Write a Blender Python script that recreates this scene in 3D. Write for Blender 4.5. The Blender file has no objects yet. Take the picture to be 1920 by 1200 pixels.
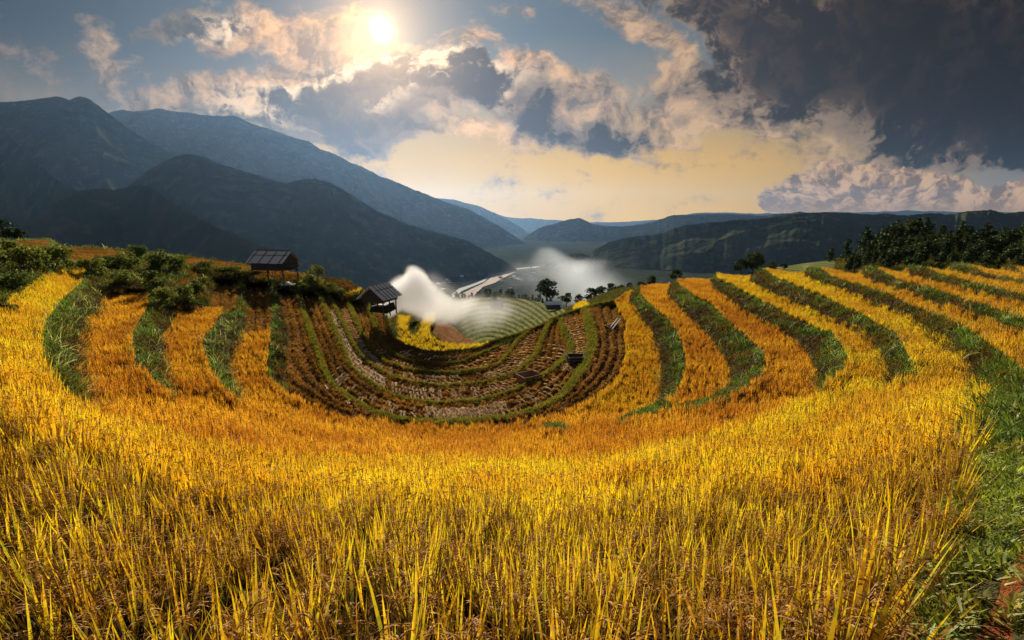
import bpy, math, random
import numpy as np
from mathutils import Vector, Matrix, Euler
R = math.radians
rng = np.random.default_rng(7)
random.seed(7)
scene = bpy.context.scene

# ------------------------------------------------------------------ camera, light, exposure
F = 805.0
TH = math.atan2(180.0, F)
CT, ST = math.cos(TH), math.sin(TH)
cam_d = bpy.data.cameras.new('camera')
cam = bpy.data.objects.new('camera', cam_d)
scene.collection.objects.link(cam)
cam_d.sensor_width = 36.0
cam_d.lens = 36.0 * F / 1920.0
cam_d.clip_start = 0.05
cam_d.clip_end = 60000
cam.location = (0, 0, 0)
cam.rotation_euler = (R(90) - TH, 0, 0)
scene.camera = cam
SUN_AZ, SUN_EL = R(-15.2), R(20.8)
sun_d = bpy.data.lights.new('sun', 'SUN')
sun = bpy.data.objects.new('sun', sun_d)
scene.collection.objects.link(sun)
sun_d.energy = 5.0
sun_d.angle = R(0.5)
sun_d.color = (1.0, 0.89, 0.72)
SUNV = Vector((math.sin(SUN_AZ) * math.cos(SUN_EL), math.cos(SUN_AZ) * math.cos(SUN_EL), math.sin(SUN_EL)))
sun.rotation_euler = SUNV.to_track_quat('Z', 'Y').to_euler()
scene.view_settings.view_transform = 'Standard'
scene.view_settings.look = 'None'
scene.view_settings.exposure = 1.1
scene.view_settings.gamma = 1
scene.cycles.max_bounces = 6
scene.cycles.diffuse_bounces = 2
scene.cycles.transmission_bounces = 4
scene.cycles.transparent_max_bounces = 8
scene.cycles.volume_bounces = 5
scene.cycles.volume_max_steps = 256
scene.cycles.volume_step_rate = 2.0
scene.cycles.caustics_reflective = False
scene.cycles.caustics_refractive = False
scene.cycles.sample_clamp_indirect = 4.0

class NT:
    """small node-tree writer"""
    def __init__(s, tree): s.t = tree; s.n = tree.nodes; s.l = tree.links
    def add(s, kind, ins=None, **kw):
        n = s.n.new(kind)
        for k, v in kw.items(): setattr(n, k, v)
        for k, v in (ins or {}).items():
            sock = n.inputs[k]
            if isinstance(v, bpy.types.NodeSocket): s.l.new(v, sock)
            else: sock.default_value = v
        return n
    def math(s, op, a, b=0.0, c=0.0, clamp=False):
        n = s.n.new('ShaderNodeMath'); n.operation = op; n.use_clamp = clamp
        for i, v in enumerate((a, b, c)):
            if isinstance(v, bpy.types.NodeSocket): s.l.new(v, n.inputs[i])
            else: n.inputs[i].default_value = v
        return n.outputs[0]
    def mix(s, f, a, b, kind='MIX', clamp=False):
        n = s.n.new('ShaderNodeMix'); n.data_type = 'RGBA'; n.blend_type = kind; n.clamp_result = clamp
        for sock, v in ((n.inputs[0], f), (n.inputs[6], a), (n.inputs[7], b)):
            if isinstance(v, bpy.types.NodeSocket): s.l.new(v, sock)
            elif isinstance(v, (int, float)): sock.default_value = v
            else: sock.default_value = (*v, 1) if len(v) == 3 else v
        return n.outputs[2]
    def ramp(s, f, stops, interp='LINEAR'):
        n = s.n.new('ShaderNodeValToRGB'); n.color_ramp.interpolation = interp
        e = n.color_ramp.elements
        while len(e) < len(stops): e.new(0.5)
        for i, (p, c) in enumerate(stops):
            e[i].position = p; e[i].color = (*c, 1) if len(c) == 3 else c
        s.l.new(f, n.inputs[0]); return n.outputs[0]
    def smooth(s, x, lo, hi):
        n = s.n.new('ShaderNodeMapRange'); n.interpolation_type = 'SMOOTHSTEP'
        if isinstance(x, bpy.types.NodeSocket): s.l.new(x, n.inputs[0])
        n.inputs[1].default_value = lo; n.inputs[2].default_value = hi
        return n.outputs[0]

def px_ray(x, y):
    v = y - 600.0
    return (x - 960.0), F * CT - v * ST, F * ST + v * CT     # right, forward, down

# ------------------------------------------------------------------ world: sky and clouds
world = bpy.data.worlds.new('World'); scene.world = world; world.use_nodes = True
W = NT(world.node_tree); W.n.clear()
tc = W.add('ShaderNodeTexCoord')
sep = W.add('ShaderNodeSeparateXYZ', {0: tc.outputs['Generated']})
ysafe = W.math('MAXIMUM', W.math('ABSOLUTE', sep.outputs[1]), 0.08)
U = W.math('DIVIDE', sep.outputs[0], ysafe)
V = W.math('DIVIDE', sep.outputs[2], ysafe)
def uv_of(x, y):
    a, f, d = px_ray(x, y); return a / f, -d / f
P0 = W.add('ShaderNodeCombineXYZ', {0: U, 1: V, 2: 0.0}).outputs[0]
wn = W.add('ShaderNodeTexNoise', {'Vector': P0, 'Scale': 3.2, 'Detail': 5.0, 'Roughness': 0.6})
wv = W.add('ShaderNodeVectorMath', {0: wn.outputs['Color'], 1: (0.5, 0.5, 0.5)}, operation='SUBTRACT')
wsc = W.add('ShaderNodeVectorMath', {0: wv.outputs[0], 'Scale': 0.20}, operation='SCALE')
P = W.add('ShaderNodeVectorMath', {0: P0, 1: wsc.outputs[0]}, operation='ADD').outputs[0]
def blob(x, y, rx, ry, amp, ang=0.0, src=None):
    """soft ellipse around a direction; radii as seen from the origin"""
    cu, cv = uv_of(x, y)
    eu = abs(uv_of(x + rx, y)[0] - cu); ev = abs(uv_of(x, y - ry)[1] - cv)
    m = W.add('ShaderNodeMapping', {'Vector': src or P, 'Location': (cu, cv, 0), 'Rotation': (0, 0, R(ang)), 'Scale': (eu, ev, 1)}, vector_type='TEXTURE')
    g = W.add('ShaderNodeTexGradient', {0: m.outputs[0]}, gradient_type='SPHERICAL')
    return W.math('MULTIPLY', g.outputs[1], amp)
def total(lst):
    s = lst[0]
    for q in lst[1:]: s = W.math('ADD', s, q)
    return s
def wnoise(scale, detail, rough, stretch=(1, 1.6, 1), off=0.0, src=None):
    m = W.add('ShaderNodeMapping', {'Vector': src or P0, 'Scale': stretch, 'Location': (off, off * .7, off * .3)})
    return W.add('ShaderNodeTexNoise', {'Vector': m.outputs[0], 'Scale': scale, 'Detail': detail, 'Roughness': rough}).outputs[0]
nA = wnoise(7.0, 9.0, 0.62, (1, 1.7, 1), 1.3)
nB = wnoise(2.6, 6.0, 0.55, (1, 1.4, 1), 4.1)
nC = wnoise(16.0, 7.0, 0.65, (1, 1.3, 1), 7.7)
SKY_MUL = 0.42
# open sky: Nishita, tinted by the place's evening air
sky = W.add('ShaderNodeTexSky', sky_type='NISHITA', sun_disc=False, sun_elevation=SUN_EL, sun_rotation=SUN_AZ,
            altitude=1200.0, air_density=1.4, dust_density=1.2, ozone_density=2.0)
nish = W.mix(1.0, sky.outputs[0], (0.05, 0.05, 0.05), 'MULTIPLY')
# painted sky colours (linear): blue above, gold by the horizon
hor = W.ramp(W.math('DIVIDE', V, 0.62, clamp=True), [(0.0, (0.92, 0.54, 0.0)), (0.22, (0.80, 0.48, 0.03)), (0.42, (0.26, 0.27, 0.28)), (0.62, (0.10, 0.16, 0.23)), (1.0, (0.05, 0.085, 0.14))])
side = W.smooth(W.math('ABSOLUTE', W.math('SUBTRACT', U, 0.02)), 0.25, 1.15)
blue = W.ramp(W.math('DIVIDE', V, 0.62, clamp=True), [(0.0, (0.26, 0.25, 0.25)), (0.3, (0.15, 0.17, 0.19)), (0.6, (0.035, 0.055, 0.085)), (1.0, (0.008, 0.018, 0.035))])
open_sky = W.mix(side, hor, blue)
open_sky = W.mix(0.03, open_sky, nish)
# light streaky veil low in the sky
veil = W.math('MULTIPLY', W.smooth(nB, 0.42, 0.72), W.smooth(V, 0.5, 0.12))
open_sky = W.mix(W.math('MULTIPLY', veil, 0.45), open_sky, (0.62, 0.41, 0.12))
# nearness to the sun
dots = W.add('ShaderNodeVectorMath', {0: tc.outputs['Generated'], 1: tuple(SUNV)}, operation='DOT_PRODUCT').outputs['Value']
near_sun = W.smooth(dots, 0.90, 0.999)
mid_sun = W.smooth(dots, 0.60, 0.99)
# relief: the billows' sides that face the sun are lit
sunu = (SUNV.x / SUNV.y, SUNV.z / SUNV.y, 0)
tos = W.add('ShaderNodeVectorMath', {0: sunu, 1: P}, operation='SUBTRACT').outputs[0]
tos = W.add('ShaderNodeVectorMath', {0: tos}, operation='NORMALIZE').outputs[0]
def shifted(k):
    q = W.add('ShaderNodeVectorMath', {0: tos, 'Scale': k}, operation='SCALE').outputs[0]
    return W.add('ShaderNodeVectorMath', {0: P, 1: q}, operation='ADD').outputs[0]
def relief(scale, k, gain, off, detail=6.0, rough=0.58):
    a_ = wnoise(scale, detail, rough, (1, 1.5, 1), off, P); b_ = wnoise(scale, detail, rough, (1, 1.5, 1), off, shifted(k))
    return W.math('MULTIPLY', W.math('SUBTRACT', a_, b_), gain), a_
rel1, n1 = relief(5.0, 0.035, 5.0, 3.3)
rel2, n2 = relief(14.0, 0.012, 5.0, 8.1)
rel = W.math('ADD', W.math('ADD', rel1, W.math('MULTIPLY', rel2, 0.7)), 0.5, clamp=True)
# bright thin clouds
light_list = [blob(620, 92, 190, 85, 1.1, -6), blob(440, 72, 120, 52, 0.8, 8), blob(182, 100, 60, 60, 0.75, 60), blob(230, 140, 80, 35, 0.5),
              blob(460, 20, 40, 26, 0.5), blob(760, 130, 170, 60, 0.9, -8), blob(1000, 130, 200, 60, 0.95, -14), blob(1120, 220, 220, 80, 0.85, -18),
              blob(330, 190, 260, 60, 0.75, 6), blob(540, 170, 200, 60, 0.6), blob(900, 235, 260, 60, 0.8, -6), blob(1280, 235, 110, 60, 0.7, -40),
              blob(1120, 10, 170, 50, 0.75, -30), blob(1260, 120, 190, 60, 0.85, -50), blob(1420, 240, 260, 80, 0.6, -25), blob(1480, 200, 260, 90, 0.45), blob(1650, 290, 300, 50, 0.5, -8)]
L = total(light_list)
Lf = W.math('ADD', L, W.math('MULTIPLY', W.math('SUBTRACT', nA, 0.5), 2.2))
Lf = W.math('ADD', Lf, W.math('MULTIPLY', W.math('SUBTRACT', nC, 0.5), 0.9))
L_al = W.smooth(Lf, 0.15, 0.70)
L_col = W.mix(rel, (0.15, 0.115, 0.10), (0.72, 0.48, 0.28))
L_col = W.mix(W.math('MULTIPLY', W.smooth(Lf, 0.7, 1.2), 0.35), L_col, (0.16, 0.14, 0.14))
L_col = W.mix(W.math('MULTIPLY', side, 0.55), L_col, W.mix(rel, (0.11, 0.11, 0.125), (0.36, 0.31, 0.27)))
L_col = W.mix(W.math('MULTIPLY', near_sun, 0.9), L_col, W.mix(1.0, L_col, (1.9, 1.6, 1.2), 'MULTIPLY'))
c1 = W.mix(W.math('MULTIPLY', L_al, 0.88), open_sky, L_col)
# dark heavy clouds
dark_list = [blob(690, 190, 200, 82, 1.5, 4), blob(620, 238, 200, 55, 1.2, -3), blob(930, 160, 240, 50, 1.15, -10), blob(1000, 225, 150, 50, 1.2, -18),
             blob(1160, 252, 100, 34, 1.1, -8), blob(735, 252, 90, 34, 1.0), blob(345, 72, 170, 38, 1.15, 8), blob(400, 205, 260, 62, 0.9, 4), blob(850, 120, 120, 40, .6, -10),
             blob(1700, 40, 640, 230, 2.2, -12), blob(1800, 180, 520, 150, 1.9, -10), blob(1380, 60, 300, 100, 1.3, -34), blob(1420, 190, 190, 66, 0.95, -30),
             blob(1800, 270, 260, 42, 0.9, -4), blob(2400, 100, 700, 300, 2.4), blob(1330, 205, 120, 50, 0.6, -30)]
D_ = total(dark_list)
Df = W.math('ADD', D_, W.math('MULTIPLY', W.math('SUBTRACT', nA, 0.5), 2.3))
Df = W.math('ADD', Df, W.math('MULTIPLY', W.math('SUBTRACT', nC, 0.5), 1.0))
Df = W.math('ADD', Df, W.math('MULTIPLY', W.math('SUBTRACT', nB, 0.5), 0.8))
Df = W.math('ADD', Df, W.math('MULTIPLY', W.math('SUBTRACT', n2, 0.5), 0.9))
Psh = shifted(0.05)
D_s = total([blob(690, 190, 200, 82, 1.5, 4, Psh), blob(620, 238, 200, 55, 1.2, -3, Psh), blob(930, 160, 240, 50, 1.15, -10, Psh), blob(1000, 225, 150, 50, 1.2, -18, Psh), blob(345, 72, 170, 38, 1.15, 8, Psh), blob(400, 205, 260, 62, 0.9, 4, Psh)])
facing = W.smooth(W.math('SUBTRACT', total([blob(690, 190, 200, 82, 1.5, 4), blob(620, 238, 200, 55, 1.2, -3), blob(930, 160, 240, 50, 1.15, -10), blob(1000, 225, 150, 50, 1.2, -18), blob(345, 72, 170, 38, 1.15, 8), blob(400, 205, 260, 62, 0.9, 4)]), D_s), -0.15, 0.35)
D_al = W.smooth(Df, 0.10, 0.78)
core = W.smooth(W.math('ADD', Df, W.math('MULTIPLY', W.math('SUBTRACT', rel, 0.5), -1.1)), 0.15, 1.15)
rim = W.mix(W.math('MULTIPLY', side, 0.85), (0.60, 0.44, 0.31), (0.24, 0.20, 0.18))
rim = W.mix(W.math('MULTIPLY', facing, 0.85), (0.22, 0.17, 0.13), rim)
rim = W.mix(W.math('MULTIPLY', near_sun, facing), rim, (1.3, 1.0, 0.68))
dk = W.mix(W.smooth(U, 0.15, 1.1), (0.032, 0.020, 0.014), (0.008, 0.003, 0.001))
lump = W.math('ADD', W.math('MULTIPLY', rel, 0.7), W.math('MULTIPLY', W.smooth(nB, 0.40, 0.70), 0.5))
lit_dk = W.mix(mid_sun, (0.10, 0.068, 0.050), (0.26, 0.17, 0.11))
thin = W.smooth(Df, 2.3, 0.7)
dk = W.mix(W.math('MULTIPLY', W.smooth(lump, 0.30, 1.0), W.math('ADD', W.math('MULTIPLY', thin, 0.75), 0.2)), dk, lit_dk)
dk = W.mix(W.smooth(U, -0.05, -0.75), dk, W.mix(rel, (0.07, 0.072, 0.075), (0.15, 0.14, 0.13)))
D_col = W.mix(core, rim, dk)
c2 = W.mix(D_al, c1, D_col)
# low cumulus at the right
cum = total([blob(1500, 365, 90, 62, 1.3, 20), blob(1580, 350, 90, 75, 1.4), blob(1660, 345, 80, 72, 1.4), blob(1760, 355, 110, 62, 1.25), blob(1840, 385, 90, 60, 1.2),
             blob(1910, 360, 60, 55, 1.3), blob(2050, 370, 150, 70, 1.2)])
Cf = W.math('ADD', cum, W.math('MULTIPLY', W.math('MULTIPLY', W.math('SUBTRACT', nC, 0.5), 1.9), W.smooth(cum, 0.0, 0.25)))
C_al = W.smooth(Cf, 0.30, 0.44)
rel3, n3 = relief(11.0, 0.02, 7.0, 5.5)
rel4, n4 = relief(30.0, 0.008, 6.0, 9.5)
rc = W.math('ADD', W.math('ADD', rel3, W.math('MULTIPLY', rel4, 0.5)), 0.45, clamp=True)
C_col = W.mix(rc, (0.19, 0.13, 0.095), (0.66, 0.44, 0.27))
C_col = W.mix(W.smooth(V, 0.07, 0.0), C_col, (0.34, 0.24, 0.17))
c3 = W.mix(C_al, c2, C_col)
# sun: disc and aureole
disc = W.smooth(dots, 0.99988, 0.99999)
gl1 = W.math('POWER', W.math('MAXIMUM', dots, 0.0), 7000.0)
gl2 = W.math('POWER', W.math('MAXIMUM', dots, 0.0), 120.0)
gl3 = W.math('POWER', W.math('MAXIMUM', dots, 0.0), 14.0)
def addc(base, f, col):
    sc = W.add('ShaderNodeVectorMath', {0: col, 'Scale': f}, operation='SCALE')
    return W.add('ShaderNodeVectorMath', {0: base, 1: sc.outputs[0]}, operation='ADD').outputs[0]
c4 = addc(c3, disc, (10, 9, 7))
c4 = addc(c4, gl1, (2.2, 1.8, 1.3))
c4 = addc(c4, W.math('POWER', W.math('MAXIMUM', dots, 0.0), 700.0), (0.62, 0.46, 0.28))
c4 = addc(c4, gl2, (0.55, 0.40, 0.25))
c4 = addc(c4, gl3, (0.06, 0.045, 0.03))
# below the horizon and behind: plain dim
down = W.smooth(sep.outputs[2], 0.0, -0.05)
c5 = W.mix(down, c4, (0.12, 0.12, 0.12))
behind = W.smooth(sep.outputs[1], 0.10, -0.1)
c5 = W.mix(1.0, c5, (1.03, 0.93, 0.80), 'MULTIPLY')
c6 = W.mix(behind, c5, (0.16, 0.19, 0.25))
bg = W.add('ShaderNodeBackground', {0: c6, 1: SKY_MUL})
wo = W.add('ShaderNodeOutputWorld', {0: bg.outputs[0]})
world.cycles.sampling_method = 'MANUAL'
world.cycles.sample_map_resolution = 512

# ------------------------------------------------------------------ helpers
def tag(o, label=None, cat=None, group=None, kind=None):
    if label: o['label'] = label
    if cat: o['category'] = cat
    if group: o['group'] = group
    if kind: o['kind'] = kind
    return o
def link(o, parent=None):
    scene.collection.objects.link(o)
    if parent: o.parent = parent
    return o
def empty(name, loc, rz=0.0, scale=1.0):
    o = bpy.data.objects.new(name, None); o.location = loc; o.rotation_euler = (0, 0, rz)
    o.scale = (scale,) * 3; o.empty_display_size = 0.2
    return link(o)
def mesh_np(name, verts, faces, mats=None, midx=None, smooth=False):
    me = bpy.data.meshes.new(name)
    verts = np.asarray(verts, dtype=np.float32)
    if isinstance(faces, np.ndarray) and faces.ndim == 2:
        k = faces.shape[1]; n = len(faces)
        me.vertices.add(len(verts)); me.vertices.foreach_set('co', verts.ravel())
        me.loops.add(n * k); me.loops.foreach_set('vertex_index', faces.astype(np.int32).ravel())
        me.polygons.add(n)
        me.polygons.foreach_set('loop_start', np.arange(0, n * k, k, dtype=np.int32))
    else:
        me.from_pydata([tuple(v) for v in verts.tolist()], [], faces); n = len(faces)
    for m in (mats or []): me.materials.append(m)
    if midx is not None: me.polygons.foreach_set('material_index', np.asarray(midx, dtype=np.int32))
    me.polygons.foreach_set('use_smooth', np.full(n, smooth))
    me.update(calc_edges=True); me.validate()
    return me
class MB:
    """collects plain shapes into one mesh"""
    def __init__(s): s.v = []; s.f = []; s.m = []
    def face(s, pts, mi=0):
        b = len(s.v); s.v += [tuple(p) for p in pts]; s.f.append(tuple(range(b, b + len(pts)))); s.m.append(mi)
    def box(s, c, size, rot=(0, 0, 0), mi=0, taper=1.0):
        M = Euler(rot).to_matrix(); c = Vector(c); b = len(s.v)
        for z in (-.5, .5):
            k = taper if z > 0 else 1.0
            for x, y in ((-.5, -.5), (.5, -.5), (.5, .5), (-.5, .5)):
                s.v.append(tuple(c + M @ Vector((x * size[0] * k, y * size[1] * k, z * size[2]))))
        for q in ((3, 2, 1, 0), (4, 5, 6, 7), (0, 1, 5, 4), (1, 2, 6, 5), (2, 3, 7, 6), (3, 0, 4, 7)):
            s.f.append(tuple(b + i for i in q)); s.m.append(mi)
    def tube(s, pts, rad, n=6, mi=0):
        b = len(s.v); pts = [Vector(p) for p in pts]
        for i, p in enumerate(pts):
            d = (pts[min(i + 1, len(pts) - 1)] - pts[max(i - 1, 0)]).normalized()
            a = d.orthogonal().normalized(); c = d.cross(a)
            r = rad[i] if hasattr(rad, '__len__') else rad
            for k in range(n):
                t = 2 * math.pi * k / n
                s.v.append(tuple(p + (a * math.cos(t) + c * math.sin(t)) * r))
        for i in range(len(pts) - 1):
            for k in range(n):
                s.f.append((b + i * n + k, b + i * n + (k + 1) % n, b + (i + 1) * n + (k + 1) % n, b + (i + 1) * n + k)); s.m.append(mi)
        s.f.append(tuple(b + k for k in range(n))[::-1]); s.m.append(mi)
        s.f.append(tuple(b + (len(pts) - 1) * n + k for k in range(n))); s.m.append(mi)
    def mesh(s, name, mats, smooth=False): return mesh_np(name, s.v, s.f, mats, s.m, smooth)
    def build(s, name, mats, parent=None, smooth=False):
        return link(bpy.data.objects.new(name, s.mesh(name, mats if isinstance(mats, list) else [mats], smooth)), parent)

def vnoise(x, y, seed=0):
    """value noise on arrays, -1..1"""
    x = np.asarray(x, float); y = np.asarray(y, float)
    xi = np.floor(x).astype(np.int64); yi = np.floor(y).astype(np.int64)
    xf = x - xi; yf = y - yi; u = xf * xf * (3 - 2 * xf); v = yf * yf * (3 - 2 * yf)
    def h(a, b):
        n = (a * 374761393 + b * 668265263 + seed * 982451653) & 0x7fffffff
        n = ((n ^ (n >> 13)) * 1274126177) & 0x7fffffff
        return ((n ^ (n >> 16)) & 0xffff) / 32767.5 - 1
    return (h(xi, yi) * (1 - u) + h(xi + 1, yi) * u) * (1 - v) + (h(xi, yi + 1) * (1 - u) + h(xi + 1, yi + 1) * u) * v
def fbm(x, y, oct=5, seed=0, gain=0.5, ridged=False):
    s = 0; a = 1; tot = 0
    for i in range(oct):
        n = vnoise(x * 2 ** i + 17.3 * i, y * 2 ** i - 9.1 * i, seed + i)
        if ridged: n = 1 - 2 * np.abs(n)
        s = s + a * n; tot += a; a *= gain
    return s / tot

# ------------------------------------------------------------------ materials
def mat(name):
    m = bpy.data.materials.new(name); m.use_nodes = True
    t = NT(m.node_tree); t.n.clear()
    return m, t
def out(t, sh): t.add('ShaderNodeOutputMaterial', {0: sh})
def leaf_mat(name, stops, trans=0.5, patch=((1, 1, 1), (1, 1, 1)), pscale=0.35, gloss=0.06, root=None, fine=9.0, r0=.1, r1=.8):
    """thin plant tissue: some light goes through; colour varies plant by plant and in patches of the field"""
    m, t = mat(name)
    oi = t.add('ShaderNodeObjectInfo')
    geo = t.add('ShaderNodeNewGeometry')
    nz = t.add('ShaderNodeTexNoise', {'Vector': geo.outputs['Position'], 'Scale': pscale, 'Detail': 3.0})
    nf = t.add('ShaderNodeTexNoise', {'Vector': geo.outputs['Position'], 'Scale': fine, 'Detail': 1.0})
    f = t.math('ADD', t.math('MULTIPLY', oi.outputs['Random'], 0.5), t.math('MULTIPLY', t.smooth(nf.outputs[0], 0.3, 0.7), 0.5))
    col = t.ramp(f, stops)
    col = t.mix(1.0, col, t.mix(t.smooth(nz.outputs[0], 0.38, 0.62), *patch), 'MULTIPLY')
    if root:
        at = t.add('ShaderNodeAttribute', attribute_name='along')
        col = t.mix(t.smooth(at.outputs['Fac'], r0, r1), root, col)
    d = t.add('ShaderNodeBsdfDiffuse', {0: col})
    tcol = t.mix(1.0, col, (1.15, 1.05, 0.8), 'MULTIPLY')
    tr = t.add('ShaderNodeBsdfTranslucent', {0: tcol})
    mx = t.add('ShaderNodeMixShader', {0: trans, 1: d.outputs[0], 2: tr.outputs[0]})
    gl = t.add('ShaderNodeBsdfGlossy', {0: (1, 0.95, 0.85, 1), 'Roughness': 0.6})
    mx2 = t.add('ShaderNodeMixShader', {0: gloss * 0.35, 1: mx.outputs[0], 2: gl.outputs[0]})
    out(t, mx2.outputs[0]); return m
def soil_mat(name, c1, c2, scale=1.5, bump=0.5, fine=14.0, c3=None):
    m, t = mat(name)
    geo = t.add('ShaderNodeNewGeometry')
    n1 = t.add('ShaderNodeTexNoise', {'Vector': geo.outputs['Position'], 'Scale': scale, 'Detail': 6.0, 'Roughness': 0.65})
    n2 = t.add('ShaderNodeTexNoise', {'Vector': geo.outputs['Position'], 'Scale': fine, 'Detail': 4.0, 'Roughness': 0.7})
    col = t.mix(t.smooth(n1.outputs[0], 0.35, 0.65), c1, c2)
    if c3: col = t.mix(t.smooth(n2.outputs[0], 0.5, 0.68), col, c3)
    b = t.add('ShaderNodeBump', {'Height': n2.outputs[0], 'Strength': bump, 'Distance': 0.3})
    p = t.add('ShaderNodeBsdfPrincipled', {'Base Color': col, 'Roughness': 0.9, 'Normal': b.outputs[0]})
    p.inputs['Specular IOR Level'].default_value = 0.0
    out(t, p.outputs[0]); return m
def plain_mat(name, c1, c2, scale=6.0, rough=0.8, stretch=(1, 1, 1)):
    m, t = mat(name)
    tcn = t.add('ShaderNodeTexCoord')
    mp = t.add('ShaderNodeMapping', {'Vector': tcn.outputs['Object'], 'Scale': stretch})
    n1 = t.add('ShaderNodeTexNoise', {'Vector': mp.outputs[0], 'Scale': scale, 'Detail': 5.0, 'Roughness': 0.6})
    col = t.mix(t.smooth(n1.outputs[0], 0.3, 0.7), c1, c2)
    b = t.add('ShaderNodeBump', {'Height': n1.outputs[0], 'Strength': 0.3, 'Distance': 0.03})
    p = t.add('ShaderNodeBsdfPrincipled', {'Base Color': col, 'Roughness': rough, 'Normal': b.outputs[0]})
    p.inputs['Specular IOR Level'].default_value = 0.2
    out(t, p.outputs[0]); return m
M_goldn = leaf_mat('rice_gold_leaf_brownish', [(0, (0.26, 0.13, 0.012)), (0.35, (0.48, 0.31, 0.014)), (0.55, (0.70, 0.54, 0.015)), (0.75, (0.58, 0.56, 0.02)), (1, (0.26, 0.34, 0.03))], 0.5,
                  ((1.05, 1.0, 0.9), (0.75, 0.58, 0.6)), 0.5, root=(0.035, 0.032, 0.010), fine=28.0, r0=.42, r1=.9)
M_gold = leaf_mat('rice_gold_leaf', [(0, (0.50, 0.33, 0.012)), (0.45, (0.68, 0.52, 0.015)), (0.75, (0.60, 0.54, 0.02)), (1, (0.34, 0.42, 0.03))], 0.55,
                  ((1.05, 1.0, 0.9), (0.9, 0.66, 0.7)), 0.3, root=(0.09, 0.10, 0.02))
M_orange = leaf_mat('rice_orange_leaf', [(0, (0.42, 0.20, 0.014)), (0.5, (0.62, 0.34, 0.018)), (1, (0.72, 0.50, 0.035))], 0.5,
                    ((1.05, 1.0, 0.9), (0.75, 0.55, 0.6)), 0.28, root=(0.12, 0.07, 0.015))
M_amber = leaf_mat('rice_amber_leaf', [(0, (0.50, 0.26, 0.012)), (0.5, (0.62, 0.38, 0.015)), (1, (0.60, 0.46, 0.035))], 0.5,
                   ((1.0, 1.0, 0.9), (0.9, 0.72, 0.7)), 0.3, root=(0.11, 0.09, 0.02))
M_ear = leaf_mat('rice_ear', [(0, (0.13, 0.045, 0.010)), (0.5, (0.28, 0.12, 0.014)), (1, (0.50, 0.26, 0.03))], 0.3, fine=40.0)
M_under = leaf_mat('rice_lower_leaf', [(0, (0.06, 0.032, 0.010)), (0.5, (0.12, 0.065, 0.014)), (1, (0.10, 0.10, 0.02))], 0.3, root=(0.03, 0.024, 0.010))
M_grass = leaf_mat('bank_grass', [(0, (0.035, 0.050, 0.010)), (0.5, (0.070, 0.095, 0.016)), (0.85, (0.15, 0.17, 0.028)), (1, (0.28, 0.27, 0.08))], 0.35,
                   ((0.8, 1.0, 0.8), (1.6, 0.85, 0.6)), 0.45, 0.05)
M_grassb = leaf_mat('bank_grass_brown', [(0, (0.045, 0.028, 0.010)), (0.6, (0.09, 0.05, 0.016)), (1, (0.16, 0.11, 0.035))], 0.3)
M_lush = leaf_mat('lush_grass', [(0, (0.06, 0.13, 0.015)), (0.6, (0.12, 0.22, 0.025)), (1, (0.30, 0.38, 0.07))], 0.45, ((1, 1, 1), (0.8, 0.8, 0.8)), 0.3, 0.08)
M_bund = leaf_mat('bund_grass', [(0, (0.08, 0.08, 0.012)), (0.5, (0.16, 0.15, 0.018)), (1, (0.28, 0.25, 0.03))], 0.45, ((1, 1, 1), (0.7, 0.85, 0.8)), 0.5)
M_stub = leaf_mat('stubble_straw', [(0, (0.17, 0.085, 0.02)), (0.5, (0.30, 0.15, 0.03)), (1, (0.56, 0.32, 0.06))], 0.3, ((1, 1, 1), (0.5, 0.5, 0.4)), 0.35)
M_straw = leaf_mat('cut_straw', [(0, (0.42, 0.29, 0.16)), (0.5, (0.62, 0.47, 0.30)), (1, (0.80, 0.68, 0.52))], 0.4, gloss=0.1)
M_shrub = leaf_mat('shrub_leaf', [(0, (0.035, 0.06, 0.012)), (0.6, (0.075, 0.11, 0.018)), (1, (0.20, 0.23, 0.04))], 0.35, ((1, 1, 1), (1.4, 1.2, 0.9)), 0.5)
M_tree = leaf_mat('tree_leaf', [(0, (0.018, 0.034, 0.010)), (0.6, (0.03, 0.055, 0.014)), (1, (0.065, 0.085, 0.02))], 0.25, ((0.8, 0.9, 0.9), (1.2, 1.1, 1.0)), 0.08)
G_soil = soil_mat('red_brown_soil', (0.085, 0.042, 0.018), (0.17, 0.085, 0.032), 1.2, 0.8, 9.0)
G_bank = soil_mat('grassy_bank_soil', (0.030, 0.035, 0.012), (0.06, 0.045, 0.02), 0.8, 0.8, 6.0)
G_rice = soil_mat('paddy_floor', (0.05, 0.03, 0.012), (0.09, 0.05, 0.02), 1.0, 0.5)
G_path = soil_mat('red_dirt', (0.20, 0.06, 0.022), (0.30, 0.105, 0.04), 3.0, 0.9, 22.0)
G_bund = soil_mat('bund_earth', (0.07, 0.065, 0.015), (0.12, 0.09, 0.02), 1.0, 0.6)
G_valley = soil_mat('valley_ground', (0.016, 0.024, 0.016), (0.028, 0.034, 0.02), 0.006, 0.0, 0.03, (0.05, 0.048, 0.03))
G_field = soil_mat('brown_field', (0.12, 0.05, 0.022), (0.22, 0.11, 0.045), 0.6, 0.8, 5.0, (0.30, 0.19, 0.10))

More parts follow.
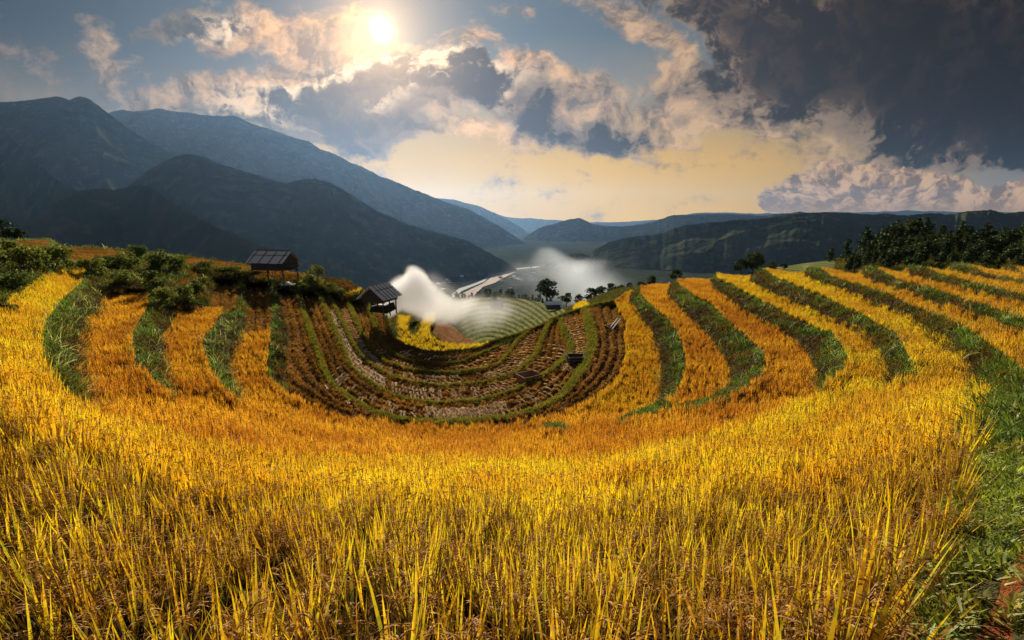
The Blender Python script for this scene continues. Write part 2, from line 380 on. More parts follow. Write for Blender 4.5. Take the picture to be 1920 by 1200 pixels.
# ------------------------------------------------------------------ traced outlines of the terraces (as seen; each gets its own height below)
T0_LIP = [(159,508),(150,532),(120,556),(99,580),(80,604),(74,634),(75,664),(90,700),(105,733),(129,755),(160,768),(205,786),(256,802),(320,812),(384,828),(450,842),(520,852),(700,858),(900,858),(1060,856),(1160,846),(1260,826),(1350,806),(1445,776),(1493,744),(1538,724)]
T0_OUT = [(-700,600),(-300,585),(-100,577),(0,571),(18,562),(39,547),(75,526),(126,508),(159,508)]
R1_TOE = [(195,556),(186,580),(165,604),(153,634),(144,670),(144,700),(153,730),(160,764)]
T1_TOP = [(195,560),(204,550),(240,545),(279,544)]
T1_LIP = [(279,550),(276,574),(261,598),(246,628),(245,655),(255,688),(273,706),(294,724),(318,738)]
R2_TOE = [(339,577),(324,604),(309,628),(304,664),(309,700),(313,727),(318,738)]
T2_LIP = [(417,574),(415,586),(399,610),(378,637),(381,658),(390,688),(408,718),(429,739),(452,752)]
R3_TOE = [(459,622),(456,622),(441,649),(430,676),(432,700),(438,724),(452,752)]
T3_LIP = [(507,529),(510,560),(510,600),(507,634),(501,658),(499,685),(500,705),(513,722),(539,740),(565,751),(591,761),(621,774),(665,787),(717,795),(782,799),(850,801),(900,801),(960,796),(1034,782),(1088,762),(1116,744),(1136,729),(1158,709),(1166,690),(1175,662),(1171,631),(1175,614),(1175,601),(1162,584),(1152,565)]
T3R = [p for p in T3_LIP if p[0] >= 850]
B1_L = [(519,544),(528,583),(535,607),(540,630),(537,655),(533,685),(531,710),(535,738)]
BU1 = [(557,547),(567,580),(577,612),(588,645),(600,676),(606,700),(615,715),(630,735),(662,757),(693,775),(733,788),(782,795),(850,796),(900,794),(958,787),(1002,775),(1036,760),(1058,743),(1077,718),(1093,694),(1106,668),(1112,642),(1106,612),(1100,592),(1093,582)]
BU2 = [(598,552),(611,582),(622,610),(635,640),(648,668),(655,690),(673,708),(706,730),(734,746),(771,756),(825,762),(900,758),(969,736),(1002,720),(1034,699),(1052,684),(1069,668),(1071,651),(1060,627),(1052,612),(1054,600)]
BU3 = [(612,550),(626,574),(641,607),(656,638),(672,666),(699,690),(727,707),(760,719),(825,728),(900,722),(915,720),(969,703),(991,683),(1006,668),(1015,642),(1023,621),(1036,602)]
BU4 = [(651,564),(664,597),(678,630),(695,660),(722,682),(760,696),(814,703),(850,704),(906,696),(937,686),(952,668),(971,642),(991,624)]
BU5 = [(687,566),(697,590),(703,615),(712,640),(730,662),(749,673),(771,681),(825,687),(868,682),(893,671),(937,653)]
RIM = [(-700,440),(-300,446),(0,450),(20,452),(93,450),(118,466),(170,465),(249,471),(330,480),(400,488),(480,499),(560,512),(600,519),(650,525),(676,540),(712,556),(724,590),(728,612),(733,628),(742,640),(762,651),(793,661),(825,664),(868,660),(900,655),(926,642),(971,629),(1012,613),(1034,601),(1060,590),(1110,575),(1149,566),(1156,555),(1165,549),(1189,546),(1203,535),(1230,531),(1262,532),(1271,521),(1300,519),(1334,522),(1342,512),(1375,514),(1410,518),(1423,505),(1460,505),(1505,511),(1519,501),(1560,504),(1610,513),(1620,500),(1660,503),(1696,509),(1704,498),(1740,502),(1775,507),(1783,495),(1830,498),(1879,505),(1886,500),(1920,501),(2100,500),(2620,500)]
RA_TOE = [(1188,536),(1179,565),(1204,596),(1223,628),(1236,660),(1239,691),(1239,717),(1237,745),(1224,764),(1190,778)]
RB_LIP = [(1203,524),(1201,549),(1227,577),(1252,596),(1271,622),(1282,653),(1287,685),(1280,717),(1268,742),(1240,762),(1190,778)]
RB_TOE = [(1260,521),(1250,552),(1271,577),(1296,599),(1322,628),(1344,653),(1360,679),(1369,704),(1366,722),(1334,746),(1290,764)]
RC_LIP = [(1271,510),(1271,530),(1296,549),(1328,565),(1353,590),(1375,609),(1404,634),(1432,660),(1439,682),(1429,698),(1404,717),(1372,736),(1338,754),(1290,766)]
RC_TOE = [(1332,510),(1334,536),(1353,552),(1385,577),(1432,603),(1480,631),(1512,663),(1527,694),(1534,722)]
RD_LIP = [(1342,500),(1345,520),(1379,536),(1417,558),(1464,580),(1512,603),(1537,618),(1559,622),(1581,647),(1592,672),(1581,698),(1556,713),(1538,726)]
RD_TOE = [(1411,506),(1404,528),(1448,552),(1496,573),(1557,600),(1604,613),(1633,636),(1652,664),(1662,702),(1664,720)]
RE_LIP = [(1423,494),(1450,518),(1500,537),(1563,563),(1627,594),(1674,620),(1696,645),(1712,677),(1718,706)]
RE_TOE = [(1507,499),(1508,519),(1557,537),(1627,563),(1690,588),(1737,620),(1779,648),(1804,677),(1820,708),(1826,722)]
RF_LIP = [(1519,490),(1563,518),(1611,533),(1658,547),(1706,569),(1753,587),(1801,606),(1848,634),(1880,657),(1912,691),(1990,770)]
RF_TOE = [(1612,502),(1620,525),(1674,541),(1738,563),(1801,585),(1864,610),(1920,634),(2060,700)]
RG_LIP = [(1620,490),(1690,525),(1753,541),(1817,562),(1880,584),(1920,597),(2060,650)]
RG_TOE = [(1698,498),(1703,518),(1769,534),(1833,550),(1920,575),(2080,625)]
RH_LIP = [(1704,486),(1769,515),(1848,535),(1920,553),(2080,595)]
RH_TOE = [(1777,495),(1779,510),(1848,525),(1920,540),(2080,572)]
RI_LIP = [(1782,484),(1848,511),(1920,527),(2080,556)]
RI_TOE = [(1881,493),(1883,511),(1920,518),(2080,540)]
RJ_LIP = [(1886,488),(1920,510),(2080,530)]
RJ_TOE = [(1890,488),(1920,490),(2080,512)]
T0_RIGHT = [(1808,720),(1828,728),(1842,745),(1840,770),(1836,810),(1826,850),(1804,896),(1780,965),(1770,1017),(1735,1053),(1700,1090),(1650,1145),(1605,1200),(1440,1520)]

SOIL, BANK, BUND, PATH, FIELD, GAP, LUSH = 4, 0, 5, 6, 7, 8, 9
GOLD, ORANGE, AMBER = 1, 2, 3
REG = []       # name, class, flat id, polygon
def reg(name, cls, poly, flat=False): REG.append((name, cls, poly, flat))
reg('gold_front', GOLD, T0_OUT + T0_LIP + [(1664,720)] + [(1690,712),(1718,706)] + T0_RIGHT + [(-700,1520)])
reg('gold_d', GOLD, RD_LIP + RD_TOE[::-1], True)
reg('gold_e', GOLD, RE_LIP + RE_TOE[::-1], True)
orange_front = T0_LIP[T0_LIP.index((160,768)):][::-1] + [(160,764),(318,738),(452,752)]
reg('orange_front', ORANGE, [(160,764),(318,738),(452,752)] + T3_LIP[6:24] + [(1190,778),(1290,766),(1400,722),(1534,722)] + T0_LIP[::-1][:-10])
reg('t1', ORANGE, T1_TOP[::-1] + R1_TOE[1:] + T1_LIP[::-1], True)
reg('t2', ORANGE, [(351,580),(375,575)] + T2_LIP + R2_TOE[::-1], True)
reg('t3', ORANGE, [(459,622),(507,614),(507,634)] + T3_LIP[4:7] + [(513,722),(539,740),(565,751),(452,752)] + R3_TOE[::-1][1:], True)
reg('stub3', SOIL, [(462,529),(507,529),(510,560),(510,600),(508,614),(459,622),(458,590),(460,560)], True)
reg('stub2', SOIL, [(402,526),(447,523),(451,545),(440,575),(417,590),(416,573),(388,571),(395,548)], True)
reg('amber_a', AMBER, RA_TOE + T3R[::-1][:0] + [(1130,778),(1088,764)] + [p for p in T3R if p[0] >= 1088], True)
reg('orange_b', ORANGE, RB_LIP + RB_TOE[::-1], True)
reg('orange_c', ORANGE, RC_LIP + [(1400,760),(1534,740)] + RC_TOE[::-1], True)
reg('orange_f', GOLD, RF_LIP + RF_TOE[::-1], True)
reg('orange_g', GOLD, RG_LIP + RG_TOE[::-1], True)
reg('orange_h', AMBER, RH_LIP + RH_TOE[::-1], True)
reg('orange_i', AMBER, RI_LIP + RI_TOE[::-1], True)
reg('orange_j', AMBER, RJ_LIP + RJ_TOE[::-1], True)
reg('soil_1', SOIL, B1_L + T3_LIP[8:-1] + [(1150,572)] + BU1[::-1], True)
reg('soil_2', SOIL, BU1 + BU2[::-1], True)
reg('soil_3', SOIL, BU2 + BU3[::-1], True)
reg('soil_4', SOIL, BU3 + BU4[::-1], True)
reg('soil_5', SOIL, BU4 + BU5[::-1], True)
reg('soil_6', SOIL, BU5 + [p for p in RIM if 712 <= p[0] <= 937][::-1], True)
def band(line, w0, w1=None):
    """widen a line into a polygon, w0 at the ends and w1 in the middle"""
    w1 = w0 if w1 is None else w1
    P_ = np.array(line, float); d = np.gradient(P_, axis=0); d /= np.linalg.norm(d, axis=1)[:, None] + 1e-9
    n = np.stack([-d[:, 1], d[:, 0]], 1); t = np.linspace(0, 1, len(P_)); w = w0 + (w1 - w0) * np.sin(np.pi * t)
    return [tuple(q) for q in (P_ + n * w[:, None])] + [tuple(q) for q in (P_ - n * w[:, None])[::-1]]
def band_w(line, ws):
    P_ = np.array(line, float); d = np.gradient(P_, axis=0); d /= np.linalg.norm(d, axis=1)[:, None] + 1e-9
    n = np.stack([-d[:, 1], d[:, 0]], 1); w = np.interp(np.linspace(0, 1, len(P_)), np.linspace(0, 1, len(ws)), ws)
    return [tuple(q) for q in (P_ + n * w[:, None])] + [tuple(q) for q in (P_ - n * w[:, None])[::-1]]
reg('bund_1', BUND, band_w(BU1, [3.5, 4.5, 5, 4, 3, 2.5, 2.5, 3, 4, 6, 9, 9, 4]))
reg('bund_2', BUND, band_w(BU2, [3, 3.5, 3.5, 3, 2, 1.6, 1.6, 2, 2.5, 4, 7, 6, 3]))
reg('bund_3', BUND, band_w(BU3, [3, 3, 3, 2, 1.6, 1.4, 1.4, 2, 3, 4, 3]))
reg('bund_4', BUND, band_w(BU4, [4, 4, 3, 2, 1.5, 1.4, 1.4, 2, 3, 2]))
reg('bund_5', BUND, band_w(BU5, [4, 4, 3, 1.3, 1.2, 1.2, 1.2]))
reg('rim_bund', BUND, band([p for p in RIM if 724 <= p[0] <= 1149], 2.5))
reg('gap', GAP, [(-60,800),(0,808),(48,821),(96,834),(184,860),(280,891),(400,921),(470,936),(400,930),(280,901),(184,870),(96,846),(48,834),(0,818),(-60,808)])
reg('lush_1', LUSH, band_w([(1160,790),(1190,779),(1240,766),(1290,762),(1340,752),(1372,736),(1404,717),(1429,698)], [4, 8, 7, 4, 8, 7]))
reg('lush_2', LUSH, [(1010,800),(1030,794),(1060,796),(1068,804),(1050,812),(1020,811)])
reg('path', PATH, [(1960,900),(1920,975),(1903,1046),(1878,1090),(1872,1119),(1830,1200),(1760,1340),(1700,1520),(1790,1520),(1860,1290),(1896,1200),(1907,1127),(1925,1080),(2000,960)])
reg('field_1', FIELD, [(22,455),(95,452),(92,462),(60,475),(35,482),(25,462)])
reg('field_2', FIELD, [(117,468),(170,466),(245,473),(215,485),(180,495),(160,505),(135,495),(120,480)])
reg('field_3', FIELD, [(330,482),(400,489),(480,500),(474,517),(400,507),(350,496)])
reg('field_7', FIELD, [(478,499),(602,518),(600,531),(560,526),(474,520)])
reg('field_4', FIELD, [(326,540),(350,532),(376,514),(366,511),(336,528)])
reg('field_5', FIELD, [(598,521),(648,526),(675,541),(668,548),(625,545),(605,538)])
reg('field_6', GOLD, [(632,560),(645,552),(676,541),(678,546),(655,560),(640,566)])

def inside(px, py, poly):
    p = np.asarray(poly, float); r = np.zeros(px.shape, bool)
    x0, y0 = p.min(0); x1, y1 = p.max(0)
    sel = (px >= x0) & (px <= x1) & (py >= y0) & (py <= y1)
    if not sel.any(): return r
    X = px[sel]; Y = py[sel]; c = np.zeros(X.shape, bool)
    for (ax, ay), (bx, by) in zip(p, np.roll(p, -1, 0)):
        if ay == by: continue
        k = (ay > Y) != (by > Y)
        c ^= k & (X < (bx - ax) * (Y - ay) / (by - ay) + ax)
    r[sel] = c; return r
def classify(px, py):
    cls = np.zeros(px.shape, int); rid = np.full(px.shape, -1)
    for i, (n, c, poly, fl) in enumerate(REG):
        k = inside(px, py, poly); cls[k] = c; rid[k] = i
    return cls, rid

# heights (metres under the lens) of the surface one sees, at places of the terraces
ZC = [(900,1520,1.5),(0,1520,1.5),(1900,1520,1.7),(-700,1520,1.2),(2620,1520,1.5),(900,1200,1.95),(400,1200,1.95),(0,1200,2.1),(1400,1200,1.95),(1900,1200,2.35),(-700,1200,2.2),(2620,1200,2.0),
(900,1050,2.95),(450,1050,2.85),(1400,1050,2.95),(0,1000,2.4),(-700,900,2.6),(2620,900,2.6),(900,950,4.0),(500,950,3.8),(1300,950,4.0),(1650,950,3.5),(1900,1000,2.6),(1960,1100,2.2),(1700,1150,2.2),
(0,850,3.4),(200,860,4.0),(1700,820,4.6),(1900,800,3.6),(900,858,7.2),(700,858,7.2),(500,850,6.6),(384,828,6.4),(256,802,5.9),(160,766,5.5),(1160,846,7.3),(1300,815,7.4),(1445,776,7.4),
(0,700,4.0),(0,600,4.4),(-700,700,4.0),(-300,640,4.2),(74,634,4.9),(75,664,4.8),(100,560,4.9),(159,508,4.8),(105,733,4.9),
(279,550,6.1),(246,628,6.4),(255,688,6.6),(318,738,7.2),(200,556,6.1),(150,640,6.4),(150,730,6.3),
(417,574,7.6),(378,637,7.7),(390,688,8.0),(452,752,8.8),(330,590,7.5),(306,664,7.6),(447,523,6.6),(402,526,6.6),
(507,529,7.2),(510,600,8.2),(499,685,9.4),(539,740,10.3),(621,774,11.2),(717,795,11.8),(900,801,12.0),(1034,782,11.8),(1116,744,11.3),(1166,690,10.9),(1175,614,10.0),(1152,565,9.0),(462,529,7.2),(458,600,8.2),(432,700,9.0),
(534,600,9.2),(531,710,10.8),(557,547,8.4),(588,645,10.0),(606,700,11.2),(693,775,12.2),(850,796,12.6),(958,787,12.5),(1058,743,12.1),(1106,668,11.6),(1100,592,10.2),
(598,552,8.8),(635,640,11.0),(673,708,12.3),(771,756,13.0),(900,758,13.1),(1002,720,12.9),(1071,651,12.4),(1054,600,11.2),
(612,550,9.0),(656,638,11.8),(727,707,13.4),(825,728,13.7),(915,720,13.7),(991,683,13.4),(1023,621,12.6),
(651,564,9.8),(695,660,12.8),(760,696,14.0),(850,704,14.1),(937,686,14.0),(991,624,13.4),(687,566,10.2),(712,640,13.2),(771,681,14.4),(868,682,14.5),(937,653,14.2),
(724,590,11.2),(742,640,13.2),(825,664,14.6),(900,655,14.6),(971,629,14.2),(1060,590,12.0),(1110,575,11.0),
(1189,547,8.6),(1239,691,10.4),(1200,770,10.4),(1201,549,8.0),(1287,685,9.4),(1258,533,7.9),(1366,710,9.2),(1240,762,9.6),(1271,522,7.1),(1439,682,8.3),(1330,523,7.1),(1532,700,8.1),(1372,736,8.6),
(1342,513,6.4),(1409,520,6.4),(1592,672,7.3),(1538,726,7.6),(1662,690,7.0),(1423,506,5.8),(1505,512,5.8),(1718,700,6.3),(1627,594,6.1),(1820,708,5.9),(1737,620,6.1),
(1519,503,5.3),(1801,606,5.2),(1912,691,4.9),(1610,514,5.3),(1920,634,5.0),(1620,502,4.8),(1920,597,4.4),(1704,499,4.4),(1920,553,4.0),(1782,498,4.1),(1920,527,3.7),(1886,502,3.9),(1920,510,3.6),(1920,501,3.6),
(2620,500,3.4),(2300,560,3.6),(2620,700,3.0),(2100,700,4.2),
(0,450,2.6),(60,452,2.8),(120,466,3.2),(250,471,4.0),(400,488,5.2),(480,499,6.0),(560,512,6.6),(650,525,7.9),(676,540,9.0),(712,556,10.4),(60,500,3.6),(200,500,4.6),(300,520,5.4),(360,540,6.2),(-300,446,2.4),(-700,440,2.3),(-300,520,3.2)]
ZC = np.array(ZC, float)
_k = (ZC[:, 2] > 11) & (ZC[:, 0] > 600) & (ZC[:, 0] < 1010) & (ZC[:, 1] < 725)
ZC[_k, 2] = 11 + (ZC[_k, 2] - 11) * 0.74
def tps_fit(x, y, z, smooth=1e-3):
    P_ = np.stack([x, y], 1) / 500.0; n = len(P_)
    d = np.linalg.norm(P_[:, None] - P_[None], axis=2)
    K = np.where(d > 0, d * d * np.log(d + 1e-12), 0) + smooth * np.eye(n)
    A = np.zeros((n + 3, n + 3)); A[:n, :n] = K; A[:n, n] = 1; A[:n, n + 1:] = P_; A[n, :n] = 1; A[n + 1:, :n] = P_.T
    return P_, np.linalg.solve(A, np.concatenate([z, [0, 0, 0]]))
def tps_eval(fit, x, y):
    P_, w = fit; q = np.stack([x.ravel(), y.ravel()], 1) / 500.0; r = np.empty(len(q))
    for i in range(0, len(q), 20000):
        c = q[i:i + 20000]; d2 = ((c[:, None] - P_[None]) ** 2).sum(2)
        r[i:i + 20000] = (0.5 * d2 * np.log(d2 + 1e-24)) @ w[:-3] + w[-3] + c @ w[-2:]
    return r.reshape(x.shape)
FIT = tps_fit(ZC[:, 0], ZC[:, 1], ZC[:, 2])
STEP = 6
gx = np.arange(-702, 2624, STEP, dtype=float); gy = np.arange(432, 1524, STEP, dtype=float)
GX, GY = np.meshgrid(gx, gy)
ZF = np.clip(tps_eval(FIT, GX, GY), 0.9, 16.0)
CL, RID = classify(GX, GY)
flat = np.array([r[3] for r in REG] + [False])[RID]
# relax the heights: level along and across each terrace, steep in the banks between
def flatten(ZF, flat, RID, lam=0.12, wf=25.0, iters=260):
    def w_edge(a, b, ra, rb): return np.where(a & b & (ra == rb), wf, np.where(a | b, 0.35, 1.0))
    wx = w_edge(flat[:, 1:], flat[:, :-1], RID[:, 1:], RID[:, :-1]); wy = w_edge(flat[1:], flat[:-1], RID[1:], RID[:-1])
    def A(z):
        r = lam * z; dx = wx * (z[:, 1:] - z[:, :-1]); dy = wy * (z[1:] - z[:-1])
        r[:, 1:] += dx; r[:, :-1] -= dx; r[1:] += dy; r[:-1] -= dy
        return r
    diag = np.full(ZF.shape, lam); diag[:, 1:] += wx; diag[:, :-1] += wx; diag[1:] += wy; diag[:-1] += wy
    z = ZF.copy(); r = lam * ZF - A(z); q = r / diag; p = q.copy(); rs = (r * q).sum()
    for _ in range(iters):
        Ap = A(p); al = rs / (p * Ap).sum(); z += al * p; r -= al * Ap; q = r / diag
        r2 = (r * q).sum(); p = q + (r2 / rs) * p; rs = r2
        if rs < 1e-7: break
    return z
RJN = RID.copy()
for a_, b_ in (('stub3', 't3'), ('stub2', 't2')):
    RJN[RID == [r[0] for r in REG].index(a_)] = [r[0] for r in REG].index(b_)
ZS = flatten(ZF, flat, RJN)
HR = 0.54                                      # height of standing rice, taller close by
def blur(a, k=1):
    for _ in range(k):
        b = np.pad(a, 1, mode='edge')
        a = (b[1:-1, 1:-1] * 2 + b[:-2, 1:-1] + b[2:, 1:-1] + b[1:-1, :-2] + b[1:-1, 2:]) / 6
    return a
rice_mask = ((CL == GOLD) | (CL == ORANGE) | (CL == AMBER)).astype(float)
near_fade = np.clip((GY - 860) / 200, 0, 1)
rice_mask = np.maximum(rice_mask, 0.8 * np.isin(RID, [[r[0] for r in REG].index(q) for q in ('stub3', 'stub2')]))
DROP = blur(rice_mask, 2) * (HR + 0.33 * np.clip((GY - 850) / 130, 0, 1))
def lat(A_, x, y):
    fx = np.clip((x - gx[0]) / STEP, 0, len(gx) - 1.001); fy = np.clip((y - gy[0]) / STEP, 0, len(gy) - 1.001)
    i = fx.astype(int); j = fy.astype(int); u = fx - i; v = fy - j
    return (A_[j, i] * (1 - u) + A_[j, i + 1] * u) * (1 - v) + (A_[j + 1, i] * (1 - u) + A_[j + 1, i + 1] * u) * v
def unproj(x, y, z):
    x = np.asarray(x, float); y = np.asarray(y, float); z = np.asarray(z, float)
    v = y - 600.0; f = F * CT - v * ST; d = F * ST + v * CT; t = z / d
    return np.stack([(x - 960.0) * t, f * t, -z], -1)
def surf(x, y, drop=0.0):
    """point of the seen surface at a traced place, lowered by drop"""
    x = np.asarray(x, float); y = np.asarray(y, float)
    p = unproj(x, y, lat(ZS, x, y)); p[..., 2] -= drop
    return p
def ground_at(x, y):
    x = np.asarray(x, float); y = np.asarray(y, float)
    p = surf(x, y); p[..., 2] -= lat(DROP, x, y); return p
def rim_y(x):
    r = np.array(RIM, float); return np.interp(x, r[:, 0], r[:, 1])

def polydist(x, y, line):
    P_ = np.asarray(line, float); d = np.full(x.shape, 1e9)
    for (ax, ay), (bx, by) in zip(P_[:-1], P_[1:]):
        vx, vy = bx - ax, by - ay; L2 = vx * vx + vy * vy + 1e-9
        t = np.clip(((x - ax) * vx + (y - ay) * vy) / L2, 0, 1)
        d = np.minimum(d, np.hypot(x - ax - t * vx, y - ay - t * vy))
    return d
STRIPS = {'soil_1': (T3_LIP[:-1], BU1, 4), 'soil_2': (BU1, BU2, 4), 'soil_3': (BU2, BU3, 4), 'soil_4': (BU3, BU4, 4), 'soil_5': (BU4, BU5, 4), 'soil_6': (BU5, [p for p in RIM if 712 <= p[0] <= 937], 3),
          'stub3': ([(462,529),(460,560),(458,614)], T3_LIP[:4], 3), 'stub2': ([(402,526),(388,571)], [(447,523),(447,575)], 3)}
RNAME = [r[0] for r in REG]
def row_phase(x, y, rid):
    """0..1 across each planted row of the bare terraces"""
    ph = np.full(x.shape, -1.0)
    for nm, (A_, B_, n_) in STRIPS.items():
        k = rid == RNAME.index(nm)
        if k.any():
            da = polydist(x[k], y[k], A_); db = polydist(x[k], y[k], B_); ph[k] = (da / (da + db + 1e-6) * n_) % 1.0
    return ph
# ------------------------------------------------------------------ ground: one sheet from behind the lens to the far valley
NXC = 1250
cx = np.concatenate([np.linspace(-700, -20, 90), np.linspace(-15, 1935, 1070), np.linspace(1945, 2618, 90)])
ry = rim_y(cx)
NR = 300
s = np.linspace(0, 1, NR) ** 1.35
YY = ry[None, :] + (1518 - ry[None, :]) * s[:, None]
XX = np.repeat(cx[None, :], NR, 0)
G = ground_at(XX, YY)
bumpn = fbm(G[..., 0] * 1.3, G[..., 1] * 1.3, 4, 3)
cls_v, rid_v = classify(XX, YY)
ph_v = row_phase(XX, YY, rid_v)
G[..., 2] += bumpn * np.where(cls_v == SOIL, 0.05, np.where(cls_v == BUND, 0.03, 0.09)) + np.where(cls_v == BUND, 0.30, 0) + np.where(ph_v >= 0, 0.10 * np.cos((ph_v - .5) * 6.283), 0)
# skirt: past the rim the slope falls away to the valley, then runs level to the mountains
rimp = G[0]
hd = rimp[:, :2] / np.linalg.norm(rimp[:, :2], axis=1)[:, None]
rows = [G]
VAL = -185.0
outs = [(0.6, 0.8), (2, 2.6), (6, 7), (14, 15), (30, 30), (60, 55), (110, 95), (180, 140), (260, 175), (420, 190), (800, 200), (1500, 200), (2600, 200), (4500, 200), (8000, 200), (13500, 200)]
sk = []
for k, (dr, dz) in enumerate(outs):
    q = np.empty_like(rimp); q[:, :2] = rimp[:, :2] + hd * dr; q[:, 2] = np.maximum(rimp[:, 2] - dz, VAL)
    if 2 < k: q[:, 2] += fbm(q[:, 0] * 0.02, q[:, 1] * 0.02, 4, 5) * min(dr * 0.06, 4.0)
    sk.append(q)
full = np.concatenate([np.stack(sk[::-1]), G], 0)
nr, nc = full.shape[:2]
idx = np.arange(nr * nc).reshape(nr, nc)
quads = np.stack([idx[:-1, :-1], idx[1:, :-1], idx[1:, 1:], idx[:-1, 1:]], -1).reshape(-1, 4)
cc, _ = classify((XX[:-1, :-1] + XX[1:, 1:]) / 2, (YY[:-1, :-1] + YY[1:, 1:]) / 2)
order = {BANK: 0, GOLD: 1, ORANGE: 1, AMBER: 1, SOIL: 2, BUND: 3, PATH: 4, FIELD: 5, GAP: 4, LUSH: 0}
mi_near = np.vectorize(lambda c: order[int(c)])(cc)
mi = np.concatenate([np.full((len(sk), nc - 1), 6), mi_near], 0).ravel()
verts = full.reshape(-1, 3)
back = np.array([[-900, 1.2, -3.2], [900, 1.2, -3.2], [900, -500, -3.6], [-900, -500, -3.6]])
nb = len(verts); verts = np.concatenate([verts, back]); quads = np.concatenate([quads, [[nb, nb + 3, nb + 2, nb + 1]]]); mi = np.concatenate([mi, [0]])
ground = link(bpy.data.objects.new('ground', mesh_np('ground', verts, quads, [G_bank, G_rice, G_soil, G_bund, G_path, G_field, G_valley], mi, True)))
tag(ground, 'terraced hillside of soil and grassy banks falling to the valley floor', 'ground', kind='structure')

# ------------------------------------------------------------------ small plants, as source shapes for the scatter
def blades(specs):
    """specs: root(x,y), azimuth, length, width, lean, curl, segments, material slot -> mesh data with an 'along' value"""
    V_, F_, M_, A_ = [], [], [], []
    for (x, y, az, ln, w, lean, curl, ns, ms, z0) in specs:
        b = len(V_); px, pz = 0.0, z0; ang = lean
        ca, sa = math.cos(az), math.sin(az); tw = random.uniform(-.6, .6)
        for i in range(ns + 1):
            t = i / ns
            wd = w * (0.55 + 0.9 * t if t < .5 else 2.0 * (1 - t) ** 0.8) * 0.5
            nx, ny = -math.sin(az + tw) * wd, math.cos(az + tw) * wd
            cxx, cyy = x + ca * px, y + sa * px
            V_.append((cxx - nx, cyy - ny, pz)); V_.append((cxx + nx, cyy + ny, pz)); A_ += [t, t]
            px += math.sin(ang) * ln / ns; pz += math.cos(ang) * ln / ns; ang += curl / ns
        for i in range(ns):
            F_.append((b + 2 * i, b + 2 * i + 1, b + 2 * i + 3, b + 2 * i + 2)); M_.append(ms)
    return V_, F_, M_, A_
def ear(V_, F_, M_, A_, x, y, az, h, ln, grains, ms, gs=1.0):
    """a drooping seed head: a few arching branches, each a chain of grains"""
    for br in range(3 if grains > 6 else 1):
        a0 = az + random.uniform(-.35, .35); ca, sa = math.cos(a0), math.sin(a0); px, pz = 0.0, h * random.uniform(.80, .88); ang = random.uniform(.1, .4)
        n = grains; L_ = ln * random.uniform(.8, 1.15); b = len(V_); tw = random.uniform(-.8, .8)
        nx, ny = -math.sin(a0 + tw), math.cos(a0 + tw)
        for i in range(n + 1):
            t = i / n; w = (0.0055 if i % 2 else 0.0015) * gs * (1.25 - .7 * t) * (1 if t > .25 else .5)
            o = random.uniform(-1, 1) * .003 * gs
            V_ += [(x + ca * px - nx * w, y + sa * px - ny * w, pz + o), (x + ca * px + nx * w, y + sa * px + ny * w, pz - o)]; A_ += [1, 1]
            px += math.sin(ang) * L_ / n; pz += math.cos(ang) * L_ / n; ang += 2.6 / n
        for i in range(n): F_.append((b + 2 * i, b + 2 * i + 1, b + 2 * i + 3, b + 2 * i + 2)); M_.append(ms)
def proto(name, data, mats):
    V_, F_, M_, A_ = data
    me = mesh_np(name, V_, F_, mats, M_, True)
    at = me.attributes.new('along', 'FLOAT', 'POINT'); at.data.foreach_set('value', np.array(A_, np.float32))
    return bpy.data.objects.new(name, me)
def rice_near(leaf):
    r = []
    for k in range(5):
        sp = []
        for i in range(6):
            a = random.uniform(0, 6.28); d = random.uniform(0, .05)
            sp.append((math.cos(a) * d, math.sin(a) * d, random.uniform(0, 6.28), random.uniform(.88, 1.22), random.uniform(.016, .030), random.uniform(.0, .24), random.uniform(-.05, .4), 6, 0, 0))
        for i in range(12):
            a = random.uniform(0, 6.28); d = random.uniform(0, .08)
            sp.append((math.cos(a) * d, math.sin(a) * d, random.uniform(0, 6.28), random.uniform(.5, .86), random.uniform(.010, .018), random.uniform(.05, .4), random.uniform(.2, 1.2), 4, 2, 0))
        D = blades(sp)
        for i in range(7): ear(*D, random.uniform(-.07, .07), random.uniform(-.07, .07), random.uniform(0, 6.28), random.uniform(.80, 1.04), random.uniform(.17, .27), 14, 1, 1.0)
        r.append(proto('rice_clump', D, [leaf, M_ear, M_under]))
    return r
def rice_far(leaf, wid=1.0):
    r = []
    for k in range(5):
        sp = []
        for i in range(8):
            a = random.uniform(0, 6.28); d = random.uniform(0, .13)
            sp.append((math.cos(a) * d, math.sin(a) * d, random.uniform(0, 6.28), random.uniform(.78, 1.1), random.uniform(.025, .045) * wid, random.uniform(.0, .22), random.uniform(0, .45), 3, 0, 0))
        for i in range(5):
            a = random.uniform(0, 6.28); d = random.uniform(0, .15)
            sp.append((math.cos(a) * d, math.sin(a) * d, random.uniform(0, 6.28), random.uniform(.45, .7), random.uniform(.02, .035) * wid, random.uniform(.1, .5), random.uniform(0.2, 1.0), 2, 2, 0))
        D = blades(sp)
        for i in range(3): ear(*D, random.uniform(-.12, .12), random.uniform(-.12, .12), random.uniform(0, 6.28), random.uniform(.78, .95), .24, 5, 1, 3.0)
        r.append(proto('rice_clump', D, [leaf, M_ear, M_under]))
    return r
def grass_clump(leafm, n=16, h=(.2, .5), w=(.012, .03), spread=.14, lean=(.2, 1.1), curl=(.3, 1.5), k=4, ns=3):
    r = []
    for _ in range(k):
        sp = [(random.uniform(-1, 1) * spread, random.uniform(-1, 1) * spread, random.uniform(0, 6.28), random.uniform(*h), random.uniform(*w), random.uniform(*lean), random.uniform(*curl), ns, 0, 0) for i in range(n)]
        r.append(proto('grass_clump', blades(sp), [leafm]))
    return r

